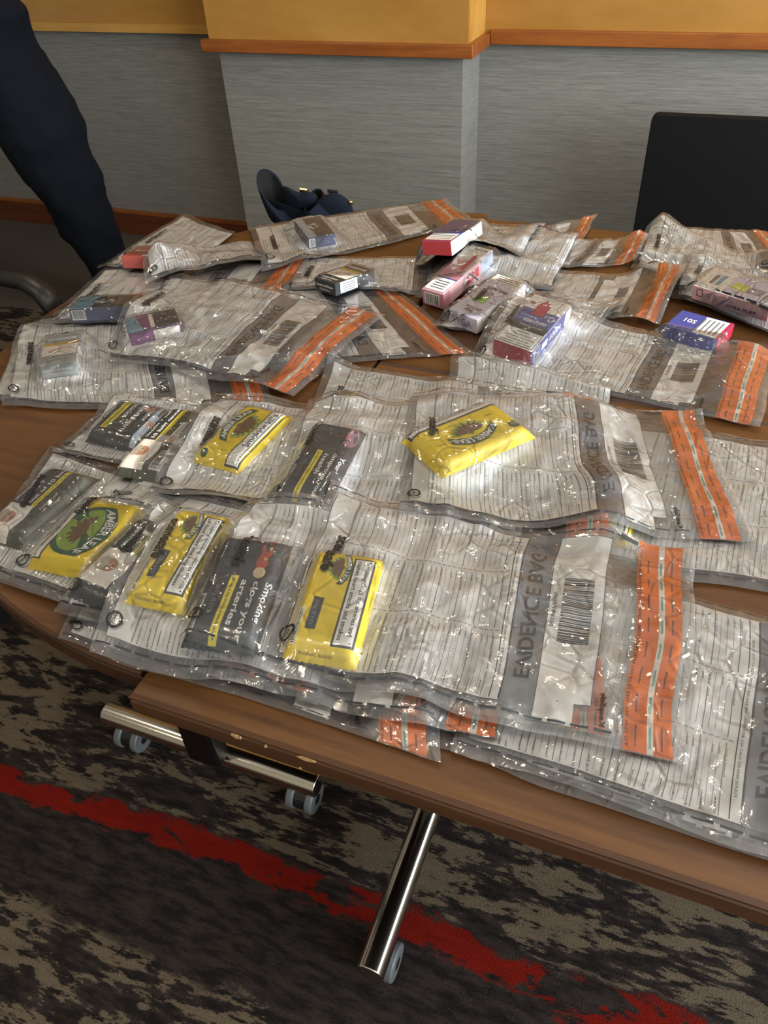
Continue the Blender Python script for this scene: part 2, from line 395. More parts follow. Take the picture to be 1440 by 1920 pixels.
# ---------------------------------------------------------------- flat print helpers
_tc = {}
def text2d(s, bold=0.0, shear=0.0, res=2):
    k = (s, bold, shear, res)
    if k not in _tc:
        cu = bpy.data.curves.new('t', 'FONT'); cu.body = s; cu.offset = bold; cu.shear = shear; cu.resolution_u = res; cu.size = 1
        ob = bpy.data.objects.new('t', cu); me = bpy.data.meshes.new_from_object(ob)
        V = np.array([v.co[:2] for v in me.vertices]) if len(me.vertices) else np.zeros((0, 2))
        Fc = [tuple(p.vertices) for p in me.polygons]
        bpy.data.meshes.remove(me); bpy.data.objects.remove(ob); bpy.data.curves.remove(cu)
        _tc[k] = (V, Fc)
    return _tc[k]
class PR:
    """flat print in (u, v): verts, faces, material, height above the sheet"""
    def __init__(s): s.L = []
    def add(s, V, Fc, mat, h): s.L.append((np.asarray(V, float), Fc, mat, h))
    def rect(s, u0, v0, u1, v1, mat, h=0.0, g=.005):
        nu = max(1, int(math.ceil((u1 - u0) / g))); nv = max(1, int(math.ceil((v1 - v0) / g)))
        us = np.linspace(u0, u1, nu + 1); vs = np.linspace(v0, v1, nv + 1)
        V = [(a, c) for a in us for c in vs]; n = nv + 1
        s.add(V, [(i * n + j, (i + 1) * n + j, (i + 1) * n + j + 1, i * n + j + 1) for i in range(nu) for j in range(nv)], mat, h)
    def frame(s, u0, v0, u1, v1, w, mat, h):
        s.rect(u0, v0, u1, v0 + w, mat, h); s.rect(u0, v1 - w, u1, v1, mat, h); s.rect(u0, v0 + w, u0 + w, v1 - w, mat, h); s.rect(u1 - w, v0 + w, u1, v1 - w, mat, h)
    def poly(s, pts, mat, h=0.0):
        pts = np.array(pts); c = pts.mean(0); n = len(pts)
        s.add(np.vstack([pts, c]), [(i, (i + 1) % n, n) for i in range(n)], mat, h)
    def ell(s, u, v, a, c, mat, h=0.0, rot=0, n=20):
        t = np.linspace(0, 2 * PI, n, endpoint=False); x = a * np.cos(t); y = c * np.sin(t)
        s.poly(np.stack([u + x * math.cos(rot) - y * math.sin(rot), v + x * math.sin(rot) + y * math.cos(rot)], 1), mat, h)
    def text(s, txt, u, v, su, sv, mat, h, mode='x', bold=0.0, shear=0.0, res=2, g=None):
        """fit text: su = run length, sv = letter height. mode x: along +u; up_m: along +v mirrored; down: along -v; inv: along -u"""
        V, Fc = text2d(txt, bold, shear, res)
        if not len(V): return
        V = V.copy(); V[:, 0] -= V[:, 0].min(); V[:, 0] *= su / max(1e-6, V[:, 0].max()); V[:, 1] *= sv / .73
        if mode == 'x': Q = np.stack([u + V[:, 0], v + V[:, 1]], 1)
        elif mode == 'up_m': Q = np.stack([u + V[:, 1], v + V[:, 0]], 1)
        elif mode == 'down': Q = np.stack([u + V[:, 1], v - V[:, 0]], 1)
        elif mode == 'up': Q = np.stack([u - V[:, 1], v + V[:, 0]], 1)
        elif mode == 'inv': Q = np.stack([u - V[:, 0], v - V[:, 1]], 1)
        s.add(Q, Fc, mat, h)
    def stroke(s, pts, w, mat, h):
        pts = np.array(pts)
        for a, c in zip(pts[:-1], pts[1:]):
            d = c - a; l = np.linalg.norm(d)
            if l < 1e-6: continue
            q = np.array([-d[1], d[0]]) / l * w / 2
            s.add([a - q, c - q, c + q, a + q], [(0, 1, 2, 3)], mat, h)
    def emit(s, mb, fn, off=None):
        for V, Fc, mat, h in s.L: mb.add(fn(V[:, 0], V[:, 1], h), Fc, mat)

# ---------------------------------------------------------------- bag print template
BL, BW = .425, .26
def bag_template(seed, hand=True):
    r = random.Random(seed); T = {}
    f = PR()
    f.rect(.012, .017, .243, .245, 'paper')
    f.frame(.012, .017, .243, .245, .0006, 'ink', .0003)
    cols = ((.019, .091), (.097, .167), (.173, .243))
    k = 0; u = .040
    f.rect(.039, .019, .0396, .243, 'inkgrey', .0003)
    f.text('WRITE FIRMLY ON A HARD SURFACE', .034, .03, .06, .0018, 'inkgrey', .0003, 'up_m')
    while u < .229:
        thick = k % 4 == 0
        for ci, (a, c) in enumerate(cols):
            w = .0008 if thick else .00027
            f.rect(u, a + (.004 if not thick else 0), u + w, c - (0 if thick else .002), 'inkgrey' if thick else 'ink', .0003)
            if thick:
                f.text(r.choice(['Received by (print)', 'Received at (print)', 'Released by (print)']), u + .0011, a + .036, .030, .0016, 'ink', .00032, 'up_m')
            elif k % 4 in (2, 3):
                f.text(['Signed', 'Date'][k % 2], u + .0004, c - .014, .008, .0015, 'ink', .00032, 'up_m')
        u += .00575; k += 1
    for vv in (.0935, .1695):
        u = .040
        while u < .229: f.rect(u, vv, u + .0042, vv + .0007, 'inkgrey', .0003); u += .0058
    f.rect(.2325, .019, .2335, .243, 'ink', .0003); f.rect(.2415, .019, .2425, .243, 'ink', .0003)
    f.text('PLEASE ENSURE THAT ALL BOXES ON THE BAG ARE COMPLETED AT THE SCENE', .2355, .04, .18, .0022, 'ink', .00032, 'up_m')
    for i, wd in enumerate(['Item', 'Property', 'Location', 'Time & Date', 'Identification', 'Description', 'Ref. No.', 'Seized by', 'Incident', 'Court', 'Signature', 'Witness', 'Officer', 'Force', 'Station', 'Case']):
        f.text(wd, .045 + i * .0117, .0195, .013 + .0006 * len(wd), .0018, 'ink', .00032, 'up_m', .01)
    if hand:
        for i in range(9):
            u0 = .10 + i * .0125; v0 = .04 + r.random() * .012; p = []; n = r.randint(28, 50)
            for q in range(n):
                p.append((u0 + .0022 * math.sin(q * 1.9 + r.random()) + .001 * r.random(), v0 + q * .00085 + .0007 * math.cos(q * 1.9)))
                if r.random() < .16 and len(p) > 3: f.stroke(p, .00028, 'inkblue', .0003); p = []
            if len(p) > 2: f.stroke(p, .00028, 'inkblue', .0003)
    T['printed_form'] = f
    e = PR(); e.rect(.2435, .017, .276, .245, 'evidence_grey')
    e.text('EVIDENCE BAG', .2515, .045, .165, .0165, 'black', .0005, 'up_m', .022, .22, 3)
    T['evidence_strip'] = e
    p = PR(); p.rect(.2765, .03, .333, .246, 'paper'); p.frame(.2765, .03, .333, .246, .0006, 'ink', .0003)
    v = .098
    while v < .176:
        w = r.choice([.0006, .0009, .0014, .002]); p.rect(.290, v, .322, v + w, 'ink', .0003); v += w + r.choice([.0006, .0009, .0013])
    p.text('N15977000', .2805, .115, .042, .0042, 'ink', .0003, 'up_m', 0, 0)
    T['barcode_panel'] = p
    q = PR(); q.rect(.2775, .006 + r.random() * .01, .316, .085, 'slip', .0005); T['paper_slip'] = q
    s = PR(); s.rect(.366, .001, .3885, BW - .001, 'seal_orange', .0002); s.rect(.3945, .001, .412, BW - .001, 'seal_orange', .0002)
    s.rect(.3885, .001, .3945, BW - .001, 'cream', .0002)
    v = .006
    while v < BW - .03:
        s.text('scenesafe', .377, v, .019, .0026, 'ink', .0005, 'up_m', .02); s.text('scenesafe', .4015, v, .019, .0026, 'ink', .0005, 'up_m', .02)
        s.rect(.3902, v, .3926, v + .018, 'teal', .0005); v += .03
    s.text('TO SEAL PEEL OFF BACKING AND PRESS FIRMLY DOWN TO EXPOSE TAMPER EVIDENT', .3675, .004, .245, .0032, 'ink', .0005, 'up_m', .01)
    T['seal_tape'] = s
    x = PR()
    for si, vv in enumerate((.0085, BW - .0105)):
        y = PR(); T['seam_printing#%d' % si] = y
        u = .004
        while u < .34: y.rect(u, vv, u + .0175, vv + .0017, 'ink', .0006); u += .0222
    T['closure_mark'] = x = PR()
    x.rect(.342, BW - .0125, .364, BW - .0065, 'ink', .0006); x.text('A.E', .334, BW - .012, .006, .0035, 'ink', .0006, 'x')
    T['maker_print'] = x = PR()
    x.text('KeepSafe', .342, .012, .033, .0055, 'black', .0006, 'up_m', .03); x.text('Secure Bags', .3375, .012, .028, .0026, 'ink', .0006, 'up_m')
    x = PR()
    x.text('scenesafe', .0325, .176, .068, .0125, 'black', .0006, 'down', .035, 0, 4)
    x.text('forensic recovery systems', .0285, .172, .040, .0022, 'black', .0006, 'down')
    x.text('Reorder Code A10563', .0215, .166, .042, .0022, 'black', .0006, 'down'); x.text('+44 1621 786424  www.scenesafe.co.uk', .0165, .172, .068, .0020, 'black', .0006, 'down')
    T['logo_print'] = x; x = PR()
    for a in range(3):
        t0 = a * 2 * PI / 3 + .3; tt = np.linspace(t0, t0 + 1.65, 9); cu, cv, ro, ri = .0175, .032, .0088, .0062
        V = [(cu + ro * math.cos(z), cv + ro * math.sin(z)) for z in tt] + [(cu + ri * math.cos(z), cv + ri * math.sin(z)) for z in tt]
        x.add(V, [(i, i + 1, 10 + i, 9 + i) for i in range(8)], 'black', .0006)
        z = t0 + 1.65
        x.poly([(cu + .0045 * math.cos(z), cv + .0045 * math.sin(z)), (cu + .0105 * math.cos(z), cv + .0105 * math.sin(z)), (cu + .0075 * math.cos(z + .45), cv + .0075 * math.sin(z + .45))], 'black', .0006)
    x.text('LDPE', .0155, .0275, .009, .0034, 'black', .0006, 'up_m', .02)
    T['recycling_mark'] = x
    return T
TPL = [bag_template(i) for i in range(3)]

ALLBAGS = []
def make_bag(label, A, D, B=None, Cc=None, contents=(), umax=BL, vmax=BW, wr=.0035, seed=0, bulge=0.0, bf=9, zoff=0.0, slip=True, rigid=True, slope=1.0, note=False):
    """A,B,C,D: near-left, far-left, far-right, near-right corners as seen in the photograph; missing ones follow from the real bag size"""
    global HF
    ENV = np.maximum(blur(dilate(HF, .45, 14, GC), 10), HF)
    def P(p):
        z = TZ + .004
        for _ in range(4):
            q = at(p[0], p[1], z); z = float(samp(ENV, np.array([q[0]]), np.array([q[1]]))[0]) + .003 + zoff
        return q[:2]
    a = P(A); d = P(D); e = _n(d - a)
    if rigid: d = a + e * umax
    pv = np.array([-e[1], e[0]])
    b_ = P(B) if B is not None else a + pv * vmax
    c_ = P(Cc) if Cc is not None else d + (b_ - a)
    nu = int(round(umax / .005)); nv = int(round(vmax / .005))
    S_, T_ = np.meshgrid(np.linspace(0, 1, nu + 1), np.linspace(0, 1, nv + 1), indexing='ij')
    XY = ((1 - S_) * (1 - T_))[..., None] * a + (S_ * (1 - T_))[..., None] * d + ((1 - S_) * T_)[..., None] * b_ + (S_ * T_)[..., None] * c_
    uu, vv = S_ * umax, T_ * vmax
    XY[..., 0] += (vnoise(uu, vv, 14, seed * 3 + 1) - .5) * .007; XY[..., 1] += (vnoise(uu, vv, 14, seed * 3 + 2) - .5) * .009
    X_, Y_ = XY[..., 0], XY[..., 1]
    base = samp(ENV, X_, Y_)
    n1 = vnoise(uu * .8, vv, 26, seed + 50); n2 = vnoise(uu, vv * .7, 55, seed + 80); n3 = vnoise(uu, vv, 12, seed + 95)
    rid = (1 - np.abs(2 * n1 - 1)) ** 1.5
    zb = base + .0012 + zoff + wr * (.55 * rid + .25 * n2 + .8 * n3)
    if bulge: zb = zb + bulge * np.clip(vnoise(uu, vv * .6, bf, seed + 33) - .35, 0, 1) * 1.6 * np.clip(np.minimum(np.minimum(S_, 1 - S_) * umax, 1) / .03, 0, 1)
    zt = zb + .0016 + .0022 * (1 - np.abs(2 * vnoise(uu, vv, 40, seed + 120) - 1)) ** 2 + .0012 * vnoise(uu, vv, 90, seed + 121)
    top = np.full_like(zb, -1.0)
    for pk in contents:
        ins, zp, zbot = pk['field'](X_, Y_)
        top = np.where(ins, np.maximum(top, zp + .0026), top)
        zb = np.where(ins, np.maximum(np.minimum(zb, zbot - .0006), base + .0003), zb)
    if contents:
        tn = dilate(np.where(top > 0, top, zb), slope, 14, .005)
        tn = np.maximum(blur(tn, 3), np.where(top > 0, top, 0))
        cr = (1 - np.abs(2 * vnoise(uu, vv, 32, seed + 130) - 1)) ** 3
        tn = np.where(top > 0, tn, tn + .004 * cr * (tn > zt + .002))
        zt = np.maximum(zt, tn)
    ed = np.minimum(np.minimum(uu, umax - uu), np.minimum(vv, vmax - vv)); w = np.clip(ed / .009, 0, 1); w = w * w * (3 - 2 * w)
    zt = zb + .0004 + (zt - zb) * w
    zt = np.where(top > 0, np.maximum(zt, top), zt)
    # record heights
    xs = X_.ravel(); ys = Y_.ravel(); zs = zt.ravel()
    for dx, dy in ((0, 0), (.5, 0), (0, .5), (.5, .5)):
        s1 = np.clip(np.arange(nu + 1) + dx, 0, nu - .001); t1_ = np.clip(np.arange(nv + 1) + dy, 0, nv - .001)
        ii, jj = np.meshgrid(s1, t1_, indexing='ij'); i_ = ii.astype(int); j_ = jj.astype(int); fa = ii - i_; fb = jj - j_
        q = lambda Q: Q[i_, j_] * (1 - fa) * (1 - fb) + Q[i_ + 1, j_] * fa * (1 - fb) + Q[i_, j_ + 1] * (1 - fa) * fb + Q[i_ + 1, j_ + 1] * fa * fb
        gi = np.clip(((q(X_) - GX0) / GC).astype(int), 0, NX - 1); gj = np.clip(((q(Y_) - GY0) / GC).astype(int), 0, NY - 1)
        np.maximum.at(HF, (gi.ravel(), gj.ravel()), q(zt).ravel())
    loc = np.array([a[0], a[1], float(zb[0, 0])])
    def fn(Z):
        def g_(u, v, h):
            fu = np.clip(np.asarray(u) / umax * nu, 0, nu - .0001); fv = np.clip(np.asarray(v) / vmax * nv, 0, nv - .0001)
            i_ = fu.astype(int); j_ = fv.astype(int); fa = fu - i_; fb = fv - j_
            q = lambda Q: Q[i_, j_] * (1 - fa) * (1 - fb) + Q[i_ + 1, j_] * fa * (1 - fb) + Q[i_, j_ + 1] * (1 - fa) * fb + Q[i_ + 1, j_ + 1] * fa * fb
            return np.stack([q(X_), q(Y_), q(Z) + h], 1)
        return g_
    root = thing('evidence_bag', label, 'plastic bag', loc, 'clear evidence bags on the tables')
    n = nv + 1
    FQ = [(i * n + j, (i + 1) * n + j, (i + 1) * n + j + 1, i * n + j + 1) for i in range(nu) for j in range(nv)]
    m = MB(); m.add(np.stack([X_.ravel(), Y_.ravel(), zb.ravel()], 1), FQ, 'film_back'); m.build('back_film', root, loc, smooth=True)
    m = MB(); m.add(np.stack([X_.ravel(), Y_.ravel(), zt.ravel()], 1), FQ, 'film_front')
    T = TPL[seed % 3]
    def emit(pr, mb, fnz, hb):
        for V, Fc, mat, h in pr.L:
            if V[:, 0].max() > umax or V[:, 1].max() > vmax: 
                if V[:, 0].min() > umax - .002 or V[:, 1].min() > vmax - .002: continue
                V = np.stack([np.minimum(V[:, 0], umax - .001), np.minimum(V[:, 1], vmax - .001)], 1)
            mb.add(fnz(V[:, 0], V[:, 1], h + hb), Fc, mat)
    m.build('front_film', root, loc, smooth=True)
    for k in ('logo_print', 'recycling_mark', 'seam_printing#0', 'seam_printing#1', 'closure_mark', 'maker_print'):
        m = MB(); emit(T[k], m, fn(zt), 0)
        if m.V: m.build(k.split('#')[0], root, loc, smooth=True)
    for k in ('printed_form', 'evidence_strip', 'barcode_panel', 'paper_slip', 'seal_tape'):
        if k == 'paper_slip' and not slip: continue
        m = MB(); emit(T[k], m, fn(zb), .0005)
        if m.V:
            # skip parts that fall outside a folded bag
            m.build(k, root, loc, smooth=True)
    if note:
        q = PR(); q.rect(.255, .035, .300, .215, 'slip', .0012); rr = random.Random(3); p = []
        for k in range(46):
            p.append((.277 + .004 * math.sin(k * 1.7) + .002 * rr.random(), .06 + k * .0029))
            if rr.random() < .15 and len(p) > 3: q.stroke(p, .0006, 'inkblue', .0016); p = []
        m = MB(); emit(q, m, fn(zb), .0012); m.build('note_slip', root, loc, smooth=True)
    ALLBAGS.append(root)
    return root

# ---------------------------------------------------------------- packs
def place(pts, th, LW=None):
    """fit a rigid rectangle to four photographed top corners, resting on what lies below"""
    z = TZ + th
    for _ in range(4):
        Q = np.array([at(p[0], p[1], z)[:2] for p in pts])
        c = Q.mean(0); ex = _n((Q[1] - Q[0]) + (Q[2] - Q[3])); ey = np.array([-ex[1], ex[0]])
        L = (np.linalg.norm(Q[1] - Q[0]) + np.linalg.norm(Q[2] - Q[3])) / 2; Wd = (np.linalg.norm(Q[3] - Q[0]) + np.linalg.norm(Q[2] - Q[1])) / 2
        if LW: L, Wd = LW
        a, b_ = np.meshgrid(np.linspace(-.5, .5, 17) * L, np.linspace(-.5, .5, 13) * Wd, indexing='ij')
        X_ = c[0] + a * ex[0] + b_ * ey[0]; Y_ = c[1] + a * ex[1] + b_ * ey[1]; Hh = samp(HF, X_, Y_)
        Am = np.stack([np.ones(a.size), a.ravel(), b_.ravel()], 1); k, *_ = np.linalg.lstsq(Am, Hh.ravel(), rcond=None)
        k[1:] = np.clip(k[1:], -.14, .14)
        res = Hh.ravel() - Am @ k; k[0] += np.percentile(res, 97) + .0035
        z = k[0] + th
    N = _n(np.array([-k[1], -k[2], 1.0]))
    ex3 = _n(np.array([1, 0, k[1]])); ey3 = np.cross(N, ex3)
    R3 = np.array([[ex[0], ey[0], 0], [ex[1], ey[1], 0], [0, 0, 1]])
    ax, ay, az = R3 @ ex3, R3 @ ey3, R3 @ N
    o = np.array([c[0], c[1], k[0]]) - ax * L / 2 - ay * Wd / 2
    def w(x, y, h): return o + np.outer(x, ax) + np.outer(y, ay) + np.outer(np.broadcast_to(h, np.shape(x)), az)
    def field(zfun):
        def fl(X_, Y_):
            dx = X_ - c[0]; dy = Y_ - c[1]; lx = dx * ex[0] + dy * ex[1] + L / 2; ly = dx * ey[0] + dy * ey[1] + Wd / 2
            ins = (lx > -.003) & (lx < L + .003) & (ly > -.003) & (ly < Wd + .003)
            bot = k[0] + (lx - L / 2) * k[1] + (ly - Wd / 2) * k[2]
            return ins, bot + zfun(np.clip(lx, 0, L), np.clip(ly, 0, Wd)), bot
        return fl
    return L, Wd, w, field, o
def pouch(label, pts, design, body='yellow', th=.017, seed=0, group='tobacco pouches in evidence bags'):
    L, Wd, w, field, o = place(pts, th)
    def zt(x, y):
        ex = np.minimum(x, L - x); ey = np.minimum(y, Wd - y)
        a = np.clip(ex / .022, 0, 1); c = np.clip(ey / .010, 0, 1)
        return .0012 + (th - .0012) * (1 - (1 - a) ** 2.2) * np.sqrt(1 - (1 - c) ** 2) * (.90 + .10 * vnoise(x, y, 22, seed + 5)) - .0012 * vnoise(x, y, 70, seed) * a
    root = thing('tobacco_pouch', label, 'tobacco pouch', w(np.array([L / 2]), np.array([Wd / 2]), 0)[0], group)
    loc = np.array(root.location)
    nu, nv = 56, 34
    U_, V_ = np.meshgrid(np.linspace(0, L, nu + 1), np.linspace(0, Wd, nv + 1), indexing='ij')
    scal = .0008 * np.sin(V_ * 900)
    Zt = zt(U_, V_)
    top = w((U_ + scal * (np.abs(U_ / L - .5) > .499)).ravel(), V_.ravel(), 0) ; az = w(np.zeros(1), np.zeros(1), 1.0)[0] - w(np.zeros(1), np.zeros(1), 0.0)[0]
    topv = top + np.outer(Zt.ravel(), az)
    botv = top + np.outer(np.full(Zt.size, .0004), az)
    n = nv + 1; FQ = [(i * n + j, (i + 1) * n + j, (i + 1) * n + j + 1, i * n + j + 1) for i in range(nu) for j in range(nv)]
    m = MB(); m.add(topv, FQ, body); m.add(botv, [f[::-1] for f in FQ], body)
    # side walls between top and bottom rims
    rim = [i * n for i in range(nu + 1)] + [nu * n + j for j in range(1, nv + 1)] + [i * n + nv for i in range(nu - 1, -1, -1)] + [j for j in range(nv - 1, 0, -1)]
    q = len(rim); m.add(np.vstack([botv[rim], topv[rim]]), [(i, (i + 1) % q, q + (i + 1) % q, q + i) for i in range(q)], body)
    m.build('pouch_body', root, loc, smooth=True)
    parts = design(L, Wd)
    for nm, pr in parts.items():
        m = MB()
        for V, Fc, mat, h in pr.L:
            m.add(w(V[:, 0], V[:, 1], 0) + np.outer(zt(V[:, 0], V[:, 1]) + h + .0004, az), Fc, mat)
        m.build(nm, root, loc, smooth=True)
    return {'field': field(zt), 'root': root}
def boxpack(label, pts, faces, design, th=.023, cat='box', name='cigarette_pack', group=None, LW=None):
    """faces: (top, front, right, left, back) materials"""
    L, Wd, w, field, o = place(pts, th, LW)
    root = thing(name, label, cat, w(np.array([L / 2]), np.array([Wd / 2]), 0)[0], group); loc = np.array(root.location)
    b = .0012
    cor = [(0, 0), (L, 0), (L, Wd), (0, Wd)]
    P0 = w(np.array([c[0] for c in cor]), np.array([c[1] for c in cor]), 0.0); P1 = w(np.array([c[0] for c in cor]), np.array([c[1] for c in cor]), th)
    m = MB(); V = np.vstack([P0, P1])
    mt = list(faces) + [faces[1]] * (5 - len(faces))
    for f, mm in (((4, 5, 6, 7), mt[0]), ((0, 1, 5, 4), mt[1]), ((1, 2, 6, 5), mt[2]), ((3, 0, 4, 7), mt[3]), ((2, 3, 7, 6), mt[4]), ((3, 2, 1, 0), mt[1])): 
        b0 = len(m.V)
        if not m.V: m.V.extend([tuple(map(float, v)) for v in V])
        m.F.append(f); m.M.append(m.mi(mm))
    m.build('carton', root, loc, bevel=.0009, seg=2)
    for nm, (face, pr) in design(L, Wd, th).items():
        m = MB()
        for V, Fc, mat, h in pr.L:
            x, y = V[:, 0], V[:, 1]; hh = h + .0003
            if face == 'top': Q = w(x, y, 0) + np.outer(np.full(len(x), th + hh), w(np.zeros(1), np.zeros(1), 1.)[0] - w(np.zeros(1), np.zeros(1), 0.)[0])
            else:
                az = w(np.zeros(1), np.zeros(1), 1.)[0] - w(np.zeros(1), np.zeros(1), 0.)[0]
                if face == 'front': Q = w(x, np.full(len(x), -hh), 0) + np.outer(y, az)
                elif face == 'right': Q = w(np.full(len(x), L + hh), x, 0) + np.outer(y, az)
                elif face == 'left': Q = w(np.full(len(x), -hh), Wd - x, 0) + np.outer(y, az)
                else: Q = w(L - x, np.full(len(x), Wd + hh), 0) + np.outer(y, az)
            m.add(Q, Fc, mat)
        m.build(nm, root, loc)
    return {'field': field(lambda x, y: np.full(np.shape(x), th)), 'root': root}

# ---- designs
def logo_arc(p, x0, y0, x1, y1, big=False):
    """green arched banner with AMBER LEAF over a fan of leaves"""
    cx_ = (x0 + x1) / 2; w_ = x1 - x0; h_ = y1 - y0
    Y = lambda x, k: y0 + k + h_ * .32 * (1 - ((x - cx_) / (w_ / 2)) ** 2)
    if big:
        p.ell(cx_, y0 + h_ * .35, w_ * .5, h_ * .62, 'green', .0001)
        p.ell(cx_, y0 + h_ * .38, w_ * .43, h_ * .5, 'leafgreen', .0002)
    n = 9
    for i in range(n):
        a = PI + (i + .5) / n * PI * (1 if big else 1)
        r = w_ * .34
        c0 = (cx_ + .5 * r * math.cos(a), y0 + h_ * .45 + .55 * r * math.sin(a) * (.9 if big else .6))
        rot = math.atan2(math.sin(a) * .6, math.cos(a))
        p.ell(c0[0], c0[1], r * .62, r * .17, 'leafgreen', .0003, rot, 12)
        p.ell(c0[0] * .8 + cx_ * .2, c0[1] * .8 + (y0 + h_ * .45) * .2, r * .5, r * .14, 'leafbrown', .00045, rot, 12)
    xs = np.linspace(x0, x1, 15); k0, k1 = h_ * .38, h_ * .68
    V = [(x, Y(x, k0)) for x in xs] + [(x, Y(x, k1)) for x in xs]
    p.add(V, [(i, i + 1, 16 + i, 15 + i) for i in range(14)], 'green', .0006)
    T, Fc = text2d('AMBER LEAF', .025, 0, 3); T = T.copy(); T[:, 0] -= T[:, 0].min(); T[:, 0] *= (w_ * .9) / T[:, 0].max(); T[:, 0] += x0 + w_ * .05; T[:, 1] *= h_ * .2 / .73
    T[:, 1] += np.array([Y(x, k0 + h_ * .05) for x in T[:, 0]]); p.add(T, Fc, 'white', .0008)
def barcode(p, x0, y0, x1, y1, seed=1, bg=True, horiz=True):
    r = random.Random(seed)
    if bg: p.rect(x0, y0, x1, y1, 'white', .0001)
    v = x0 + .0015
    while v < x1 - .002:
        w_ = r.choice([.0004, .0007, .001]); p.rect(v, y0 + .001, v + w_, y1 - .001, 'ink', .0003); v += w_ + r.choice([.0004, .0007])
def yellow_warn(lines, wy=(.60, .92), wx=(.11, .91), lg=(.07, .38, .33, .60), dark=(.52, .80, .20, .34)):
    def d(L, W_):
        p = PR(); x0, x1, y0, y1 = wx[0] * L, wx[1] * L, wy[0] * W_, wy[1] * W_
        p.rect(x0, y0, x1, y1, 'ink', .0001); e = .0022; p.rect(x0 + e, y0 + e, x1 - e, y1 - e, 'white', .0003)
        n = len(lines); hh = (y1 - y0 - 2 * e) / n
        for i, t in enumerate(lines):
            ln = (x1 - x0 - 4 * e) * min(1.0, len(t) / max(len(q) for q in lines)) * .98
            p.text(t, x0 + 2 * e, y1 - e - (i + 1) * hh + hh * .28, ln, hh * .52, 'black', .0006, 'x', .012, 0, 3)
        lo = PR(); logo_arc(lo, lg[0] * L, lg[2] * W_, lg[1] * L, lg[3] * W_)
        o = {'warning_label': p, 'logo': lo}
        if dark:
            q = PR(); q.rect(dark[0] * L, dark[2] * W_, dark[1] * L, dark[3] * W_, 'charcoal', .0002)
            q.text('50g RYO', (dark[0] + .03) * L, (dark[2] + .04) * W_, (dark[1] - dark[0] - .06) * L, .05 * W_, 'steel', .0004)
            barcode(q, .62 * L, .0 * W_ + .004, .93 * L, .13 * W_, 4)
            q.text('ORIGINAL BLEND', L - .004, .16 * W_, .5 * W_, .0022, 'leafbrown', .0003, 'up'); q.text('ORIGINAL BLEND', .007, .25 * W_, .5 * W_, .0022, 'leafbrown', .0003, 'up')
            o['side_panel'] = q
        return o
    return d
def d_kills(L, W_):
    p = PR(); x0, x1, y0, y1 = .02 * L, .98 * L, .03 * W_, .33 * W_
    p.rect(x0, y0, x1, y1, 'ink', .0001); p.rect(x0 + .002, y0 + .002, x1 - .002, y1 - .002, 'white', .0003)
    p.text('Smoking kills', x0 + .25 * L, y0 + .08 * W_, .58 * L, .15 * W_, 'black', .0006, 'x', .015, 0, 4)
    lo = PR(); logo_arc(lo, .28 * L, .38 * W_, .86 * L, .92 * W_)
    lo.ell(.08 * L, .82 * W_, .006, .005, 'green', .0003)
    return {'warning_label': p, 'logo': lo}
def d_amber(L, W_):
    p = PR(); p.rect(.03 * L, -.0 * W_ + .001, .97 * L, .17 * W_, 'ink', .0001); p.rect(.045 * L, .002, .955 * L, .14 * W_, 'white', .0003)
    p.text('Smoking seriously harms you and others around you', .15 * L, .03 * W_, .7 * L, .05 * W_, 'black', .0006)
    lo = PR(); logo_arc(lo, .27 * L, .28 * W_, .74 * L, .80 * W_); lo.ell(.12 * L, .72 * W_, .0085, .0075, 'green', .0003)
    lo.text('50g e', .12 * L - .005, .70 * W_, .010, .0035, 'white', .0005)
    lo.text('FINEST', .20 * L, .33 * W_, .012, .002, 'green', .0003); lo.text('ORIGINAL', .78 * L, .55 * W_, .014, .002, 'green', .0003)
    return {'warning_label': p, 'logo': lo}
def d_leaf(L, W_):
    p = PR(); p.rect(.02 * L, .04 * W_, .93 * L, .19 * W_, 'ink', .0001); p.rect(.03 * L, .06 * W_, .92 * L, .17 * W_, 'cream', .0003)
    p.text('Smoking can harm your children', .08 * L, .085 * W_, .72 * L, .055 * W_, 'black', .0006)
    lo = PR(); logo_arc(lo, .20 * L, .24 * W_, .86 * L, .92 * W_, True)
    return {'warning_label': p, 'logo': lo}
def photo_man(p, x0, y0, x1, y1):
    w_, h_ = x1 - x0, y1 - y0; p.rect(x0, y0, x1, y1, 'cream', .0001)
    cx_, cy_ = x0 + .55 * w_, y0 + .5 * h_
    p.ell(cx_, y0 + .12 * h_, .42 * w_, .2 * h_, 'white', .0002); p.ell(cx_, cy_, .19 * w_, .26 * h_, 'skin_print', .0003)
    p.ell(cx_, cy_ + .2 * h_, .21 * w_, .17 * h_, 'cap_print', .0004); p.ell(cx_ - .07 * w_, cy_ + .02 * h_, .03 * w_, .015 * h_, 'leafbrown', .0005); p.ell(cx_ + .07 * w_, cy_ + .02 * h_, .03 * w_, .015 * h_, 'leafbrown', .0005)
    p.ell(cx_, cy_ - .14 * h_, .06 * w_, .014 * h_, 'leafbrown', .0005); p.ell(cx_, cy_ - .04 * h_, .02 * w_, .05 * h_, 'peach', .0005)
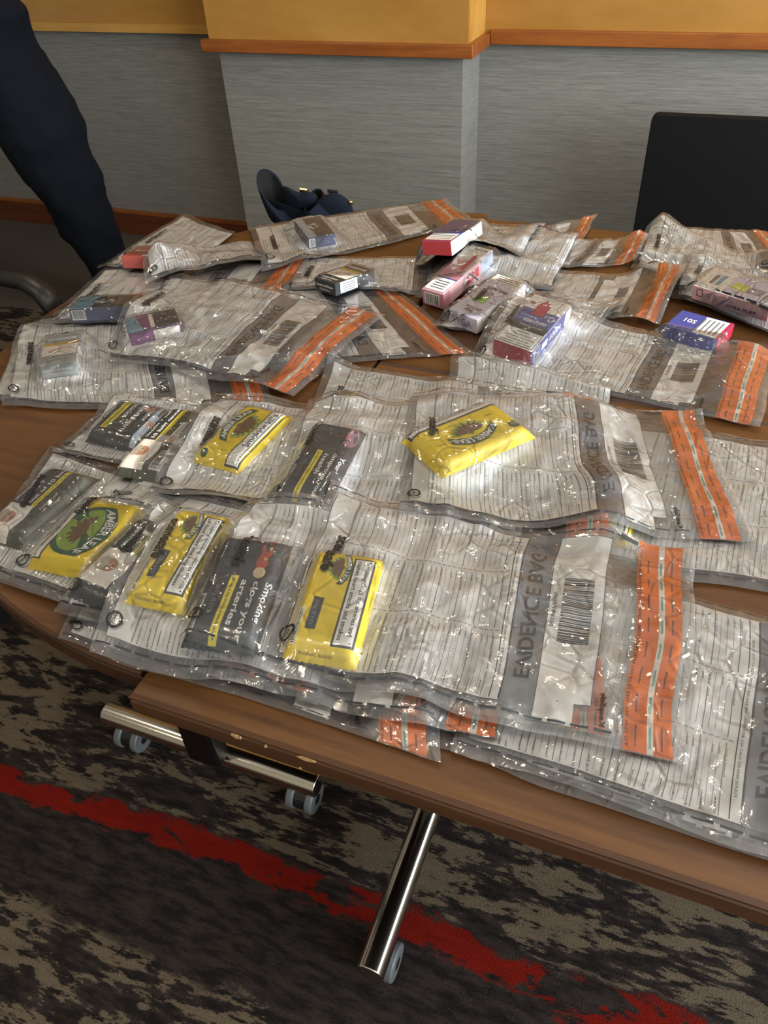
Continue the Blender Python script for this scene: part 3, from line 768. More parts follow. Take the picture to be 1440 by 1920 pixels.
def black_design(lines, pic='man', px=(.0, .40), py=(.42, 1.0), tx=(.40, .98), ty=(.5, .97), sy=(.41, .5), extra=None, sx=None):
    def d(L, W_):
        p = PR(); W2 = W_ - .002
        if pic == 'man': photo_man(p, px[0] * L + .001, py[0] * W_, px[1] * L, min(W2, py[1] * W_))
        elif pic == 'artery':
            x0, x1, yy = px[0] * L, px[1] * L, (py[0] + .5 * (py[1] - py[0])) * W_
            n = 14; V = []
            for i in range(n + 1):
                t = i / n; V.append((x0 + t * (x1 - x0), yy + .07 * W_ + .015 * W_ * math.sin(i * 1.3) - t * .04 * W_))
            for i in range(n, -1, -1):
                t = i / n; V.append((x0 + t * (x1 - x0), yy - .08 * W_ + .015 * W_ * math.sin(i * 1.1) - t * .04 * W_))
            p.poly(V, 'artery', .0002); p.ell(x1 + .02 * L, yy - .03 * W_, .05 * L, .085 * W_, 'arteryl', .0004)
            for i in range(5): p.ell(x0 + (.15 + .17 * i) * (x1 - x0), yy + .03 * W_ * math.sin(i * 2), .018 * L, .025 * W_, 'peach' if i % 2 else 'red', .0004)
        elif pic == 'foot':
            for i, (a, c, m_) in enumerate([(.12, .72, 'leafbrown'), (.2, .66, 'artery'), (.16, .8, 'arteryl'), (.24, .74, 'leafbrown')]): p.ell(a * L, c * W_, .05 * L, .012 * W_, m_, .0003, .8 + i)
            p.ell(.2 * L, .88 * W_, .12 * L, .10 * W_, 'purple_print', .0003)
            for i in range(4): p.ell((.1 + .06 * i) * L, .80 * W_, .022 * L, .05 * W_, 'pink', .0004, .3)
        elif pic == 'bed':
            p.rect(.02 * L, .5 * W_, .3 * L, W2, 'steel', .0001); p.ell(.2 * L, .72 * W_, .08 * L, .1 * W_, 'skin_print', .0003); p.ell(.14 * L, .78 * W_, .07 * L, .09 * W_, 'leafbrown', .0004)
            p.rect(.3 * L, .88 * W_, .97 * L, W2, 'blueprint', .0001); p.ell(.5 * L, .95 * W_, .07 * L, .05 * W_, 'skin_print', .0003)
        q = PR()
        q.rect(tx[0] * L, ty[0] * W_, min(L - .001, tx[1] * L), min(W2, ty[1] * W_), 'charcoal', .0001)
        n = len(lines); hh = (ty[1] - ty[0]) * W_ / n; mx = max(len(t) for t in lines)
        for i, t in enumerate(lines):
            q.text(t, (tx[0] + .03) * L, ty[1] * W_ - (i + 1) * hh + hh * .3, (tx[1] - tx[0] - .06) * L * len(t) / mx, hh * .52, 'white', .0003, 'x', .02, 0, 3)
        s_ = sx or tx
        q.rect(s_[0] * L, sy[0] * W_, s_[1] * L - .001, sy[1] * W_, 'strip_yellow', .0002)
        q.text('Get help to stop smoking at www.nhs.uk/quit', (s_[0] + .02) * L, sy[0] * W_ + (sy[1] - sy[0]) * W_ * .32, (s_[1] - s_[0] - .05) * L, (sy[1] - sy[0]) * W_ * .4, 'black', .0004, 'x', .01)
        o = {'warning_picture': p, 'warning_label': q}
        if extra:
            x = PR(); extra(x, L, W_); o['plain_panel'] = x
        return {k: v for k, v in o.items() if v.L}
    return d
def ex_name(x, L, W_):
    x.text('Amber Leaf', .38 * L, .24 * W_, .24 * L, .07 * W_, 'cream', .0003); x.text('Original', .45 * L, .14 * W_, .13 * L, .045 * W_, 'cream', .0003)
def ex_bar(x, L, W_):
    barcode(x, .62 * L, .02 * W_, .93 * L, .13 * W_, 7); x.rect(.52 * L, .18 * W_, .8 * L, .33 * W_, 'black', .0002); x.text('50g RYO', .55 * L, .22 * W_, .22 * L, .06 * W_, 'inkgrey', .0004)
def ex_paid(x, L, W_):
    barcode(x, .06 * L, .08 * W_, .30 * L, .32 * W_, 9); x.rect(.46 * L, .3 * W_, .72 * L, .42 * W_, 'white', .0002); x.text('DUTY PAID', .49 * L, .33 * W_, .2 * L, .055 * W_, 'ink', .0004)
    V = [(.40 * L, .62 * W_), (.50 * L, .62 * W_), (.47 * L, .001), (.37 * L, .001)]
    x.rect(.40 * L, .001, .50 * L, .62 * W_, 'band', .0006); x.rect(.415 * L, .1 * W_, .44 * L, .5 * W_, 'peach', .0008); x.rect(.46 * L, .1 * W_, .485 * L, .5 * W_, 'peach', .0008)
def d_landb(named=True):
    def d(L, W_, th):
        p = PR(); p.rect(.001, .28 * W_, L - .001, .62 * W_, 'cream', .0001); p.ell(.5 * L, .45 * W_, .3 * L, .06 * W_, 'artery', .0003, .2); p.ell(.52 * L, .44 * W_, .26 * L, .045 * W_, 'cream', .0004, .2)
        p.rect(.001, .62 * W_, L - .001, .71 * W_, 'gold', .0001); p.rect(.1 * L, .80 * W_, .9 * L, .87 * W_, 'paper', .0001); p.text('DUTY PAID', .15 * L, .815 * W_, .6 * L, .035 * W_, 'ink', .0003)
        if named: p.text('Lambert & Butler', .12 * L, .13 * W_, .72 * L, .06 * W_, 'cream', .0003, 'x', .01); p.text('Original Silver', .2 * L, .05 * W_, .5 * L, .04 * W_, 'cream', .0003)
        f = PR(); f.text('Lambert & Butler', .1 * L, .5 * th, .8 * L, .004, 'cream', .0002, 'x', .01); f.text('Original Silver', .25 * L, .22 * th, .5 * L, .003, 'cream', .0002)
        r_ = PR(); r_.rect(.12 * W_, .1 * th, .55 * W_, .95 * th, 'white', .0001)
        for i in range(4): r_.rect(.18 * W_, (.2 + .18 * i) * th, .48 * W_, (.27 + .18 * i) * th, 'inkgrey', .0003)
        return {'warning_picture': ('top', p), 'name_print': ('front', f), 'side_label': ('right', r_)}
    return d
def d_corsar(main, tx):
    def d(L, W_, th):
        p = PR(); n = 16; r = random.Random(5)
        V = [(L * .01, .01 * W_)] + [(L * (.28 + .07 * r.random()), W_ * (i / n)) for i in range(n + 1)] + [(L * .01, .99 * W_)]
        p.poly(V, main, .0001)
        for i in range(6): p.ell(L * (.36 + .05 * i), W_ * (.5 + .12 * math.sin(i * 1.9)), .06 * L, .05 * W_, 'blueprint' if i % 2 else 'white', .0003, i)
        p.text('CORSAR', .76 * L, .25 * W_, .5 * W_, .06 * L, tx, .0004, 'up'); p.ell(.9 * L, .8 * W_, .02 * L, .02 * L, 'white', .0003)
        f = PR(); barcode(f, .03 * L, .15 * th, .25 * L, .9 * th, 3)
        return {'cover_print': ('top', p), 'barcode': ('front', f)}
    return d
def d_purple(L, W_, th):
    p = PR(); p.poly([(.001, .001), (.3 * L, .001), (.2 * L, .99 * W_), (.001, .99 * W_)], 'skyprint', .0001); p.poly([(.3 * L, .002), (.5 * L, .002), (.45 * L, .99 * W_), (.2 * L, .99 * W_)], 'magenta', .0001)
    p.rect(.45 * L, .1 * W_, .53 * L, .9 * W_, 'cream', .0002)
    for i in range(4): p.ell((.6 + .08 * i) * L, (.4 + .12 * (i % 2)) * W_, .02 * L, .02 * L, 'peach', .0003)
    f = PR(); f.rect(.001, .001, .45 * L, th - .001, 'magenta', .0001); f.rect(.47 * L, .1 * th, .97 * L, .9 * th, 'cream', .0001)
    r_ = PR(); barcode(r_, .1 * W_, .1 * th, .8 * W_, .9 * th, 8)
    return {'cover_print': ('top', p), 'side_label': ('front', f), 'barcode': ('right', r_)}
def d_redpack(L, W_, th):
    p = PR(); p.text('Marlboro', .15 * L, .5 * W_, .5 * L, .16 * W_, 'white', .0003, 'x', .02); p.poly([(.5 * L, .1 * W_), (.66 * L, .3 * W_), (.8 * L, .1 * W_)], 'white', .0002); p.rect(.82 * L, .1 * W_, .86 * L, .9 * W_, 'gold', .0002)
    return {'cover_print': ('top', p)}
def vape(main, second, split=.55, kind=0):
    def d(L, W_, th):
        p = PR()
        if kind == 24:
            p.rect(.001, .36 * W_, L - .001, .72 * W_, 'deepblue', .0001)
            p.rect(.03 * L, .02 * W_, .97 * L, .36 * W_, 'black', .0003); p.rect(.045 * L, .03 * W_, .955 * L, .30 * W_, 'white', .0004)
            for i, t in enumerate(['WARNING:', 'This product', 'contains nicotine.', 'Nicotine is an', 'addictive chemical.']): p.text(t, (.5 - .021 * len(t)) * L, (.245 - .05 * i) * W_, .042 * len(t) * L, .032 * W_, 'black', .0006, 'x', .02)
            p.rect(.03 * L, .36 * W_, .97 * L, .44 * W_, 'ink', .0003); p.text('FREEBASE NICOTINE', .25 * L, .385 * W_, .6 * L, .025 * W_, 'white', .0005)
            p.text('6000+PUFFS', .25 * L, .47 * W_, .6 * L, .055 * W_, 'white', .0004, 'x', .03, .2); p.text('DISPOSABLE', .1 * L, .56 * W_, .4 * L, .03 * W_, 'white', .0004)
            p.poly([(.30 * L, .62 * W_), (.30 * L, .82 * W_), (.38 * L, .88 * W_), (.44 * L, .95 * W_), (.50 * L, .88 * W_), (.56 * L, .9 * W_), (.62 * L, .82 * W_), (.62 * L, .62 * W_)], 'crimson', .0005)
            p.ell(.14 * L, .83 * W_, .07 * L, .025 * W_, 'crimson', .0004); p.text('disposable vape', .40 * L, .955 * W_, .4 * L, .018 * W_, 'skyprint', .0004)
            p.ell(.84 * L, .62 * W_, .07 * L, .055 * W_, 'white', .0004); p.ell(.84 * L, .62 * W_, .055 * L, .042 * W_, 'deepblue', .0005)
            r_ = PR(); barcode(r_, .06 * W_, .15 * th, .2 * W_, .9 * th, 3); r_.rect(.26 * W_, .3 * th, .4 * W_, .7 * th, 'white', .0001); r_.text('6000+', .45 * W_, .3 * th, .3 * W_, .4 * th, 'white', .0001, 'x', .02)
            r_.rect(.85 * W_, .001, .999 * W_, th - .001, 'cream', .0001)
            return {'cover_print': ('top', p), 'side_print': ('right', r_)}
        if kind == 21:
            p.rect(.001, .001, L - .001, .2 * W_, 'red', .0001); p.rect(.001, .5 * W_, L - .001, W_ - .001, 'deepblue', .0001)
            p.rect(.06 * L, .06 * W_, .95 * L, .34 * W_, 'white', .0003)
            for i in range(3): p.rect(.12 * L, (.1 + .07 * i) * W_, .88 * L, (.125 + .07 * i) * W_, 'inkgrey', .0004)
            for i, t in enumerate('10S'): p.text(t, .80 * L, (.42 + .09 * i) * W_, .05 * W_, .1 * L, 'white', .0004, 'up')
            p.ell(.76 * L, .70 * W_, .05 * L, .03 * W_, 'white', .0004)
            return {'cover_print': ('top', p)}
        if kind == 22:
            p.rect(.001, .001, L - .001, .45 * W_, 'pink', .0001); p.rect(.001, .45 * W_, L - .001, .7 * W_, 'rose', .0001)
            p.rect(.05 * L, .03 * W_, .95 * L, .28 * W_, 'white', .0003); p.rect(.05 * L, .27 * W_, .95 * L, .29 * W_, 'deepblue', .0004)
            for i in range(4): p.rect(.2 * L, (.07 + .045 * i) * W_, .8 * L, (.085 + .045 * i) * W_, 'ink', .0004)
            p.poly([(.55 * L, .5 * W_), (.75 * L, .5 * W_), (.75 * L, .78 * W_), (.6 * L, .84 * W_), (.55 * L, .78 * W_)], 'crimson', .0003)
            p.text('BLING', .9 * L, .95 * W_, .6 * L, .04 * W_, 'inkgrey', .0004, 'inv')
            f = PR(); barcode(f, .12 * L, .15 * th, .8 * L, .85 * th, 6)
            r_ = PR(); r_.rect(.001, .001, .12 * W_, th - .001, 'pink', .0001); r_.rect(.45 * W_, .2 * th, .7 * W_, .8 * th, 'crimson', .0001); r_.rect(.75 * W_, .001, .999 * W_, th - .001, 'blueprint', .0001)
            return {'cover_print': ('top', p), 'barcode': ('front', f), 'side_print': ('right', r_)}
        if kind == 23:
            p.rect(.001, .001, L - .001, .16 * W_, 'cream', .0001)
            for i in range(3): p.rect(.1 * L, (.03 + .045 * i) * W_, .85 * L, (.045 + .045 * i) * W_, 'inkgrey', .0004)
            p.text('PRO MAX', .08 * L, .30 * W_, .75 * L, .055 * W_, 'ink', .0004, 'x', .03, .2); p.rect(.42 * L, .42 * W_, .82 * L, .52 * W_, 'mauve', .0003); p.rect(.38 * L, .53 * W_, .78 * L, .68 * W_, 'limegreen', .0004)
            p.rect(.001, .6 * W_, .3 * L, .612 * W_, 'mauve', .0003); p.rect(.9 * L, .5 * W_, .999 * L, .512 * W_, 'mauve', .0003)
            p.text('WGA', .35 * L, .86 * W_, .3 * L, .055 * W_, 'ink', .0004, 'x', .02); p.text('CRYSTAL', .2 * L, .79 * W_, .55 * L, .05 * W_, 'ink', .0004, 'x', .02)
            f = PR(); f.text('WGA', .85 * L, .3 * th, .6 * L, .5 * th, 'mauve', .0001, 'x', .03)
            bk = PR(); bk.text('WGA', .12 * L, .25 * th, .7 * L, .5 * th, 'mauve', .0001, 'x', .04)
            return {'cover_print': ('top', p), 'side_print': ('back', bk)}
        if kind == 26:
            p.rect(.66 * L, .001, L - .001, W_ - .001, 'lilac', .0001); p.rect(.35 * L, .1 * W_, .66 * L, .999 * W_, 'lilac', .0001)
            p.poly([(.38 * L, .35 * W_), (.42 * L, .66 * W_), (.60 * L, .60 * W_), (.60 * L, .3 * W_)], 'lime', .0004); p.rect(.60 * L, .30 * W_, .80 * L, .60 * W_, 'mauve', .0003)
            p.rect(.52 * L, .001, .54 * L, .3 * W_, 'mauve', .0003); p.rect(.5 * L, .62 * W_, .52 * L, W_ - .001, 'mauve', .0003)
            p.rect(.12 * L, .3 * W_, .17 * L, .75 * W_, 'inkgrey', .0003); p.rect(.2 * L, .3 * W_, .26 * L, .8 * W_, 'skyprint', .0003)
            p.rect(.84 * L, .05 * W_, .9 * L, .45 * W_, 'ink', .0003); p.text('PRO', .895 * L, .08 * W_, .3 * W_, .04 * L, 'white', .0005, 'up', .03); p.text('MAX', .895 * L, .5 * W_, .35 * W_, .04 * L, 'ink', .0005, 'up', .03)
            f = PR(); f.rect(.06 * L, .35 * th, .14 * L, .85 * th, 'ink', .0001); f.rect(.07 * L, .4 * th, .13 * L, .8 * th, 'rose', .0002); f.ell(.22 * L, .55 * th, .03 * L, .2 * th, 'mauve', .0001)
            f.poly([(.33 * L, .001), (.36 * L, .001), (.54 * L, th - .001), (.50 * L, th - .001)], 'mauve', .0001); f.text('XTRA PUFF', .45 * L, .2 * th, .4 * L, .22 * th, 'ink', .0002, 'x', .03)
            return {'cover_print': ('top', p), 'side_print': ('front', f)}
        p.rect(.50 * L, .05 * W_, .93 * L, .95 * W_, 'white', .0002); p.rect(.93 * L, .001, L - .001, W_ - .001, 'crimson', .0002)
        for i in range(5): p.rect((.5 + .085 * i) * L, .15 * W_, (.53 + .085 * i) * L, .85 * W_, 'inkgrey', .0004)
        p.text('10S', .2 * L, .45 * W_, .22 * L, .2 * W_, 'white', .0004, 'x', .02)
        return {'cover_print': ('top', p)}
    return d


GC_ = 'cigarette packs in evidence bags'; GV = 'vape boxes in evidence bags'
# ---- far right group, lowest first
make_bag('evidence bag at the far right table corner with clear end and pale orange seal', (1180, 480), (1530, 530), B=(1230, 425), Cc=(1440, 437), seed=1, rigid=False, wr=.004, zoff=.004)
make_bag('rearmost evidence bag whose orange seal tip reaches up left of the black panel', (840, 520), (1090, 462), B=(900, 470), Cc=(1118, 402), seed=2, rigid=False, wr=.004, bulge=.012)
make_bag('evidence bag with white form arching up beside the matte black panel', (1180, 505), (1440, 600), B=(1215, 425), seed=5, wr=.004, bulge=.035, bf=11)
pk26 = boxpack('lilac and grey vape box with lime patch at the right edge', [(1310, 527), (1452, 572), (1480, 545), (1336, 502)], ('cream', 'rose', 'lilac', 'rose'), vape('', '', kind=26), cat='vape box', name='vape_box', group=GV, th=.026)
make_bag('evidence bag around the lilac grey vape box at the right edge', (1255, 560), (1560, 640), B=(1290, 470), Cc=None, contents=[pk26], seed=3, wr=.004, bulge=.012, bf=14)
make_bag('evidence bag with faded orange seal between the black panel and the dashed bag edges', (900, 510), (1190, 490), B=(1000, 440), Cc=(1215, 438), seed=4, rigid=False, wr=.004, bulge=.014)
make_bag('evidence bag with upright orange seal just left of the lilac grey vape box', (880, 580), (1240, 598), B=(935, 492), Cc=(1290, 492), seed=6, rigid=False, wr=.004, bulge=.01, note=True)
# ---- far left group
make_bag('evidence bag turned round at the left table edge under the silver pack bag', (400, 572), (-90, 625), seed=8, wr=.004, umax=.335)
make_bag('evidence bag with big clear end and orange seal running diagonally to the vape boxes', (400, 700), (892, 662), B=(420, 545), Cc=(733, 532), seed=12, wr=.003, rigid=False)
pk19 = boxpack('dark charcoal cigarette pack with yellow strip in the middle of the far tables', [(591, 524), (631, 539), (699, 504), (660, 489)], ('charcoal', 'charcoal', 'charcoal'), d_landb(), cat='cigarette pack', group=GC_)
make_bag('evidence bag holding the dark charcoal pack with the yellow strip', (527, 542), (840, 552), B=(560, 482), contents=[pk19], seed=10, wr=.003)
pk15 = boxpack('silver grey upright-lying cigarette pack with name on its near end, far left', [(72, 686), (141, 677), (152, 623), (85, 631)], ('greybox', 'greybox', 'greybox'), d_landb(False), cat='cigarette pack', group=GC_)
make_bag('evidence bag with the silver grey cigarette pack overhanging the left table edge', (4, 764), (520, 776), B=(35, 607), contents=[pk15], seed=13, wr=.003, rigid=True)
pk17 = boxpack('dark blue cigarette pack with smoke artwork lying flat at the far left', [(140, 586), (250, 582), (262, 550), (143, 553)], ('charcoal', 'navyprint', 'navyprint'), d_corsar('skyprint', 'mauve'), name='cigarette_pack', cat='cigarette pack', group=GC_)
make_bag('evidence bag with the dark blue smoke artwork pack along the left table edge', (48, 612), (600, 600), B=(198, 500), contents=[pk17], seed=9, wr=.003)
pk16 = boxpack('purple and blue cigarette pack tilted in front of the dark blue one', [(228, 628), (322, 607), (343, 577), (245, 594)], ('charcoal', 'magenta', 'magenta', 'skyprint'), d_purple, cat='cigarette pack', group=GC_)
make_bag('evidence bag with the purple pack, big barcode and diagonal orange seal at its right end', (182, 666), (548, 748), B=(318, 515), Cc=(722, 590), contents=[pk16], seed=14, wr=.0055, rigid=False, bulge=.012)
pk18 = boxpack('red cigarette pack in the folded bag at the far left corner', [(222, 488), (300, 486), (322, 463), (262, 456)], ('dusty_red', 'dusty_red', 'dusty_red'), d_redpack, cat='cigarette pack', group=GC_)
make_bag('folded evidence bag with the red cigarette pack by the dark trouser leg', (182, 502), (335, 510), B=(345, 402), Cc=(440, 436), contents=[pk18], seed=15, wr=.004, umax=.24, rigid=False)
make_bag('narrow rolled evidence bag lying beside the red pack bag', (268, 522), (522, 492), B=(265, 488), Cc=(470, 452), seed=16, wr=.004, umax=.24, vmax=.11, rigid=False, bulge=.02)
pk20 = boxpack('dark grey cigarette pack with pale artwork near the back table edge', [(575, 448), (628, 437), (600, 405), (553, 412)], ('charcoal', 'navyprint', 'charcoal'), d_corsar('blueprint', 'mauve'), cat='cigarette pack', group=GC_)
make_bag('evidence bag with the dark grey pack along the back table edge', (490, 498), (892, 415), B=(468, 427), Cc=(836, 373), contents=[pk20], seed=17, wr=.003, rigid=False)
# ---- vape boxes in front
pk22 = boxpack('pink vape box with white label, middle of the three parallel boxes', [(807, 530), (840, 542), (918, 474), (873, 466)], ('cream', 'pink', 'rose', 'pink'), vape('', '', kind=22), cat='vape box', name='vape_box', group=GV, th=.030)
make_bag('evidence bag around the pink vape box', (776, 560), (1040, 545), B=(862, 455), contents=[pk22], seed=18, wr=.005, bulge=.01, umax=.243)
pk21 = boxpack('blue to red vape box with white dots, nearest the back table edge', [(795, 461), (855, 474), (899, 428), (850, 420)], ('violet', 'red', 'cream', 'red'), vape('', '', kind=21), cat='vape box', name='vape_box', group=GV, th=.026)
make_bag('crumpled evidence bag around the blue to red vape box', (775, 500), (1010, 490), B=(850, 412), contents=[pk21], seed=7, wr=.005, umax=.2)
pk23 = boxpack('white and lilac vape box with green square', [(972, 520), (923, 509), (854, 563), (911, 587)], ('lilac', 'lilac', 'cream', 'cream'), vape('', '', kind=23), cat='vape box', name='vape_box', group=GV, th=.027)
make_bag('evidence bag around the white and lilac vape box with the green square', (806, 612), (1075, 632), B=(905, 500), contents=[pk23], seed=19, wr=.005, bulge=.01, umax=.25)
pk27 = boxpack('dark blue vape box with white label and red end, half hidden at the right', [(1254, 612), (1352, 640), (1372, 606), (1272, 579)], ('deepblue', 'deepblue', 'crimson'), vape('', '', kind=27), cat='vape box', name='vape_box', group=GV)
pk24 = boxpack('large red and blue vape box with nicotine warning', [(932, 627), (1001, 645), (1067, 575), (994, 558)], ('cream', 'crimson', 'deepblue', 'crimson'), vape('', '', kind=24), cat='vape box', name='vape_box', group=GV, th=.03)
make_bag('evidence bag with the large red and blue vape box and big barcode at right', (868, 685), (1425, 806), B=(958, 545), Cc=(1475, 628), contents=[pk24, pk27], seed=20, wr=.0045, rigid=False, bulge=.014)
# ---- near group, lowest first
make_bag('plain edge of a buried evidence bag along the front, below all others at lower right', (690, 1362), (1440, 1612), seed=40, wr=.002)
make_bag('evidence bag filling the lower right edge, large lettering beside a crumpled shiny corner', (845, 1405), (1440, 1606), seed=33, wr=.0035, bulge=.004)
make_bag('lowest evidence bag of the near stack, its orange seal corner lying on bare wood', (108, 1198), (805, 1426), B=(230, 960), seed=21, wr=.002)
po_r = pouch('yellow tobacco pouch showing only through the clear film beside the orange seal', [(1150, 880), (1110, 990), (1175, 1012), (1212, 915)], yellow_warn(['Smoking', 'kills'], dark=None))
make_bag('evidence bag at the right edge with handwritten form, above the black strip', (1092, 1052), (1560, 1130), B=(1180, 795), contents=[po_r], seed=22, wr=.003)
po1 = pouch('olive black tobacco pouch at the far left of the near table, half white picture', [(40, 1016), (183, 880), (98, 864), (-50, 992)], black_design(['Smoking', 'causes 9', 'out of 10 lung'], 'man', extra=ex_name), 'olive')
make_bag('evidence bag with the leftmost olive black pouch', (-62, 1060), (600, 1330), B=(94, 836), contents=[po1], seed=23, wr=.003)
po2 = pouch('yellow tobacco pouch with large green leaf emblem at the left', [(186, 897), (46, 1037), (153, 1076), (262, 960)], d_leaf)
make_bag('evidence bag with the big-leaf yellow pouch at the left', (-12, 1088), (690, 1345), contents=[po2], seed=24, wr=.003)
po3 = pouch('black tobacco pouch topmost at the left, white lettering and bed picture', [(235, 738), (160, 803), (238, 835), (318, 758)], black_design(['Smoking', 'causes heart', 'attacks'], 'bed', tx=(.05, .80), ty=(.32, .88), sy=(.18, .31), sx=(.1, .8)), 'charcoal')
make_bag('evidence bag with the black heart-warning pouch, leftmost of the upper row', (92, 846), (690, 950), B=(214, 733), contents=[po3], seed=25, wr=.003)
po4 = pouch('olive black tobacco pouch with paper duty band across it', [(281, 895), (413, 765), (316, 748), (226, 873)], black_design(['causes 9 out of', '10 lung cancers'], 'man', px=(.04, .42), py=(.45, 1), tx=(.42, .99), ty=(.66, .98), sy=(.56, .65), extra=ex_paid), 'olive')
make_bag('evidence bag with the duty-banded black pouch, second in the upper row', (184, 944), (790, 1090), contents=[po4], seed=26, wr=.003)
po5 = pouch('black tobacco pouch with picture of a person, overlapped by the yellow one', [(205, 1128), (345, 978), (268, 950), (112, 1092)], black_design(['Smoking', 'causes 9', 'out of 10'], 'man', px=(.12, .52), py=(.3, .95), tx=(.52, .97), ty=(.45, .98), sy=(.34, .44)), 'charcoal')
make_bag('evidence bag with the half covered black pouch showing a face', (104, 1142), (862, 1372), B=(300, 930), contents=[po5], seed=27, wr=.0025)
po6 = pouch('yellow tobacco pouch with two-line warning, left of the black artery pouch', [(338, 943), (226, 1106), (336, 1132), (435, 953)], yellow_warn(['Stopping smoking reduces the risk', 'of fatal heart and lung diseases']), seed=6)
make_bag('evidence bag with the two-line warning yellow pouch, hanging over the wooden table corner', (164, 1218), (915, 1388), B=(345, 924), contents=[po6], seed=28, wr=.003)
po7 = pouch('yellow tobacco pouch with one-line white warning in the upper row', [(447, 871), (546, 762), (465, 749), (354, 850)], d_kills, seed=7)
make_bag('evidence bag with the one-line warning yellow pouch, third in the upper row', (272, 922), (885, 1010), B=(405, 738), contents=[po7], seed=29, wr=.0035)
make_bag('evidence bag mostly buried just below the large red and blue vape box', (815, 775), (1290, 870), B=(848, 668), seed=30, wr=.004, umax=.243)
po8 = pouch('dark tobacco pouch with yellow edge, mostly hidden at the middle back of the near stack', [(655, 768), (708, 735), (650, 718), (590, 752)], black_design(['Smoking'], 'none', sx=(.4, .98), tx=(.05, .4)), 'olive')
make_bag('evidence bag with the mostly hidden dark pouch, rear of the near stack', (556, 800), (1150, 920), B=(618, 658), contents=[po8], seed=31, wr=.004, bulge=.006)
po9 = pouch('black tobacco pouch with foot picture left of the flat-lying yellow one', [(595, 781), (514, 921), (596, 948), (689, 793)], black_design(['Your', 'improve your', 'health'], 'foot', tx=(.42, .98), ty=(.48, .98), sy=(.36, .47), extra=ex_bar), 'charcoal')
make_bag('evidence bag with the black foot-picture pouch', (468, 957), (1150, 1012), B=(585, 748), contents=[po9], seed=32, wr=.0035)
po10 = pouch('black tobacco pouch with orange artery picture at the front', [(424, 990), (342, 1178), (463, 1221), (545, 1007)], black_design(['Smoking', 'clogs your', 'arteries'], 'artery', px=(.05, .36), py=(.55, .95), tx=(.43, .99), ty=(.48, .99), sy=(.36, .47), extra=ex_bar), 'charcoal')
make_bag('evidence bag with the black artery pouch', (326, 1216), (1095, 1375), B=(468, 930), contents=[po10], seed=34, wr=.003)
po11 = pouch('yellow tobacco pouch nearest the viewer with clogged-arteries warning', [(597, 1008), (537, 1205), (655, 1247), (720, 1040)], yellow_warn(['Smoking clogs the arteries and', 'causes heart attacks and strokes']), seed=9)
make_bag('topmost front evidence bag with the nearest yellow pouch and full barcode panel', (490, 1242), (1286, 1428), B=(622, 902), Cc=(1305, 1028), contents=[po11], seed=36, wr=.003, rigid=False)
po12 = pouch('yellow tobacco pouch lying nearly sideways on the white form', [(935, 738), (760, 812), (820, 880), (998, 800)], d_amber, seed=11)
make_bag('topmost rear evidence bag of the near table with the sideways yellow pouch', (744, 957), (1412, 1016), B=(770, 732), Cc=(1318, 768), contents=[po12], seed=37, wr=.003, rigid=False)

# ---------------------------------------------------------------- matte black panel behind the tables
loc = (.18, 2.62, 0)
t = thing('display_panel', 'tall matte black flat panel with rounded corners standing behind the table', 'panel', loc)
m = MB(); pts = []
x0, x1, z0, z1, r_ = -.188, .56, .05, .715, .018
for (cx_, cz_, a0) in ((x1 - r_, z1 - r_, 0), (x0 + r_, z1 - r_, 90), (x0 + r_, z0 + r_, 180), (x1 - r_, z0 + r_, 270)):
    for k in range(7): a = math.radians(a0 + k * 15); pts.append((cx_ + r_ * math.cos(a), cz_ + r_ * math.sin(a)))
n = len(pts); V = [(x, 2.605, z) for x, z in pts] + [(x, 2.64, z) for x, z in pts]
m.add(V, [tuple(range(n)), tuple(range(n, 2 * n))[::-1]] + [(i, n + i, n + (i + 1) % n, (i + 1) % n) for i in range(n)], 'matte_black'); m.build('panel', t, loc, bevel=.003)
for x_ in (-.05, .42):
    m = MB(); m.box(x_ - .02, x_ + .02, 2.50, 2.74, 0, .02, 'black_plastic'); m.box(x_ - .012, x_ + .012, 2.612, 2.632, .02, .07, 'black_plastic'); m.build('foot', t, loc, bevel=.004)

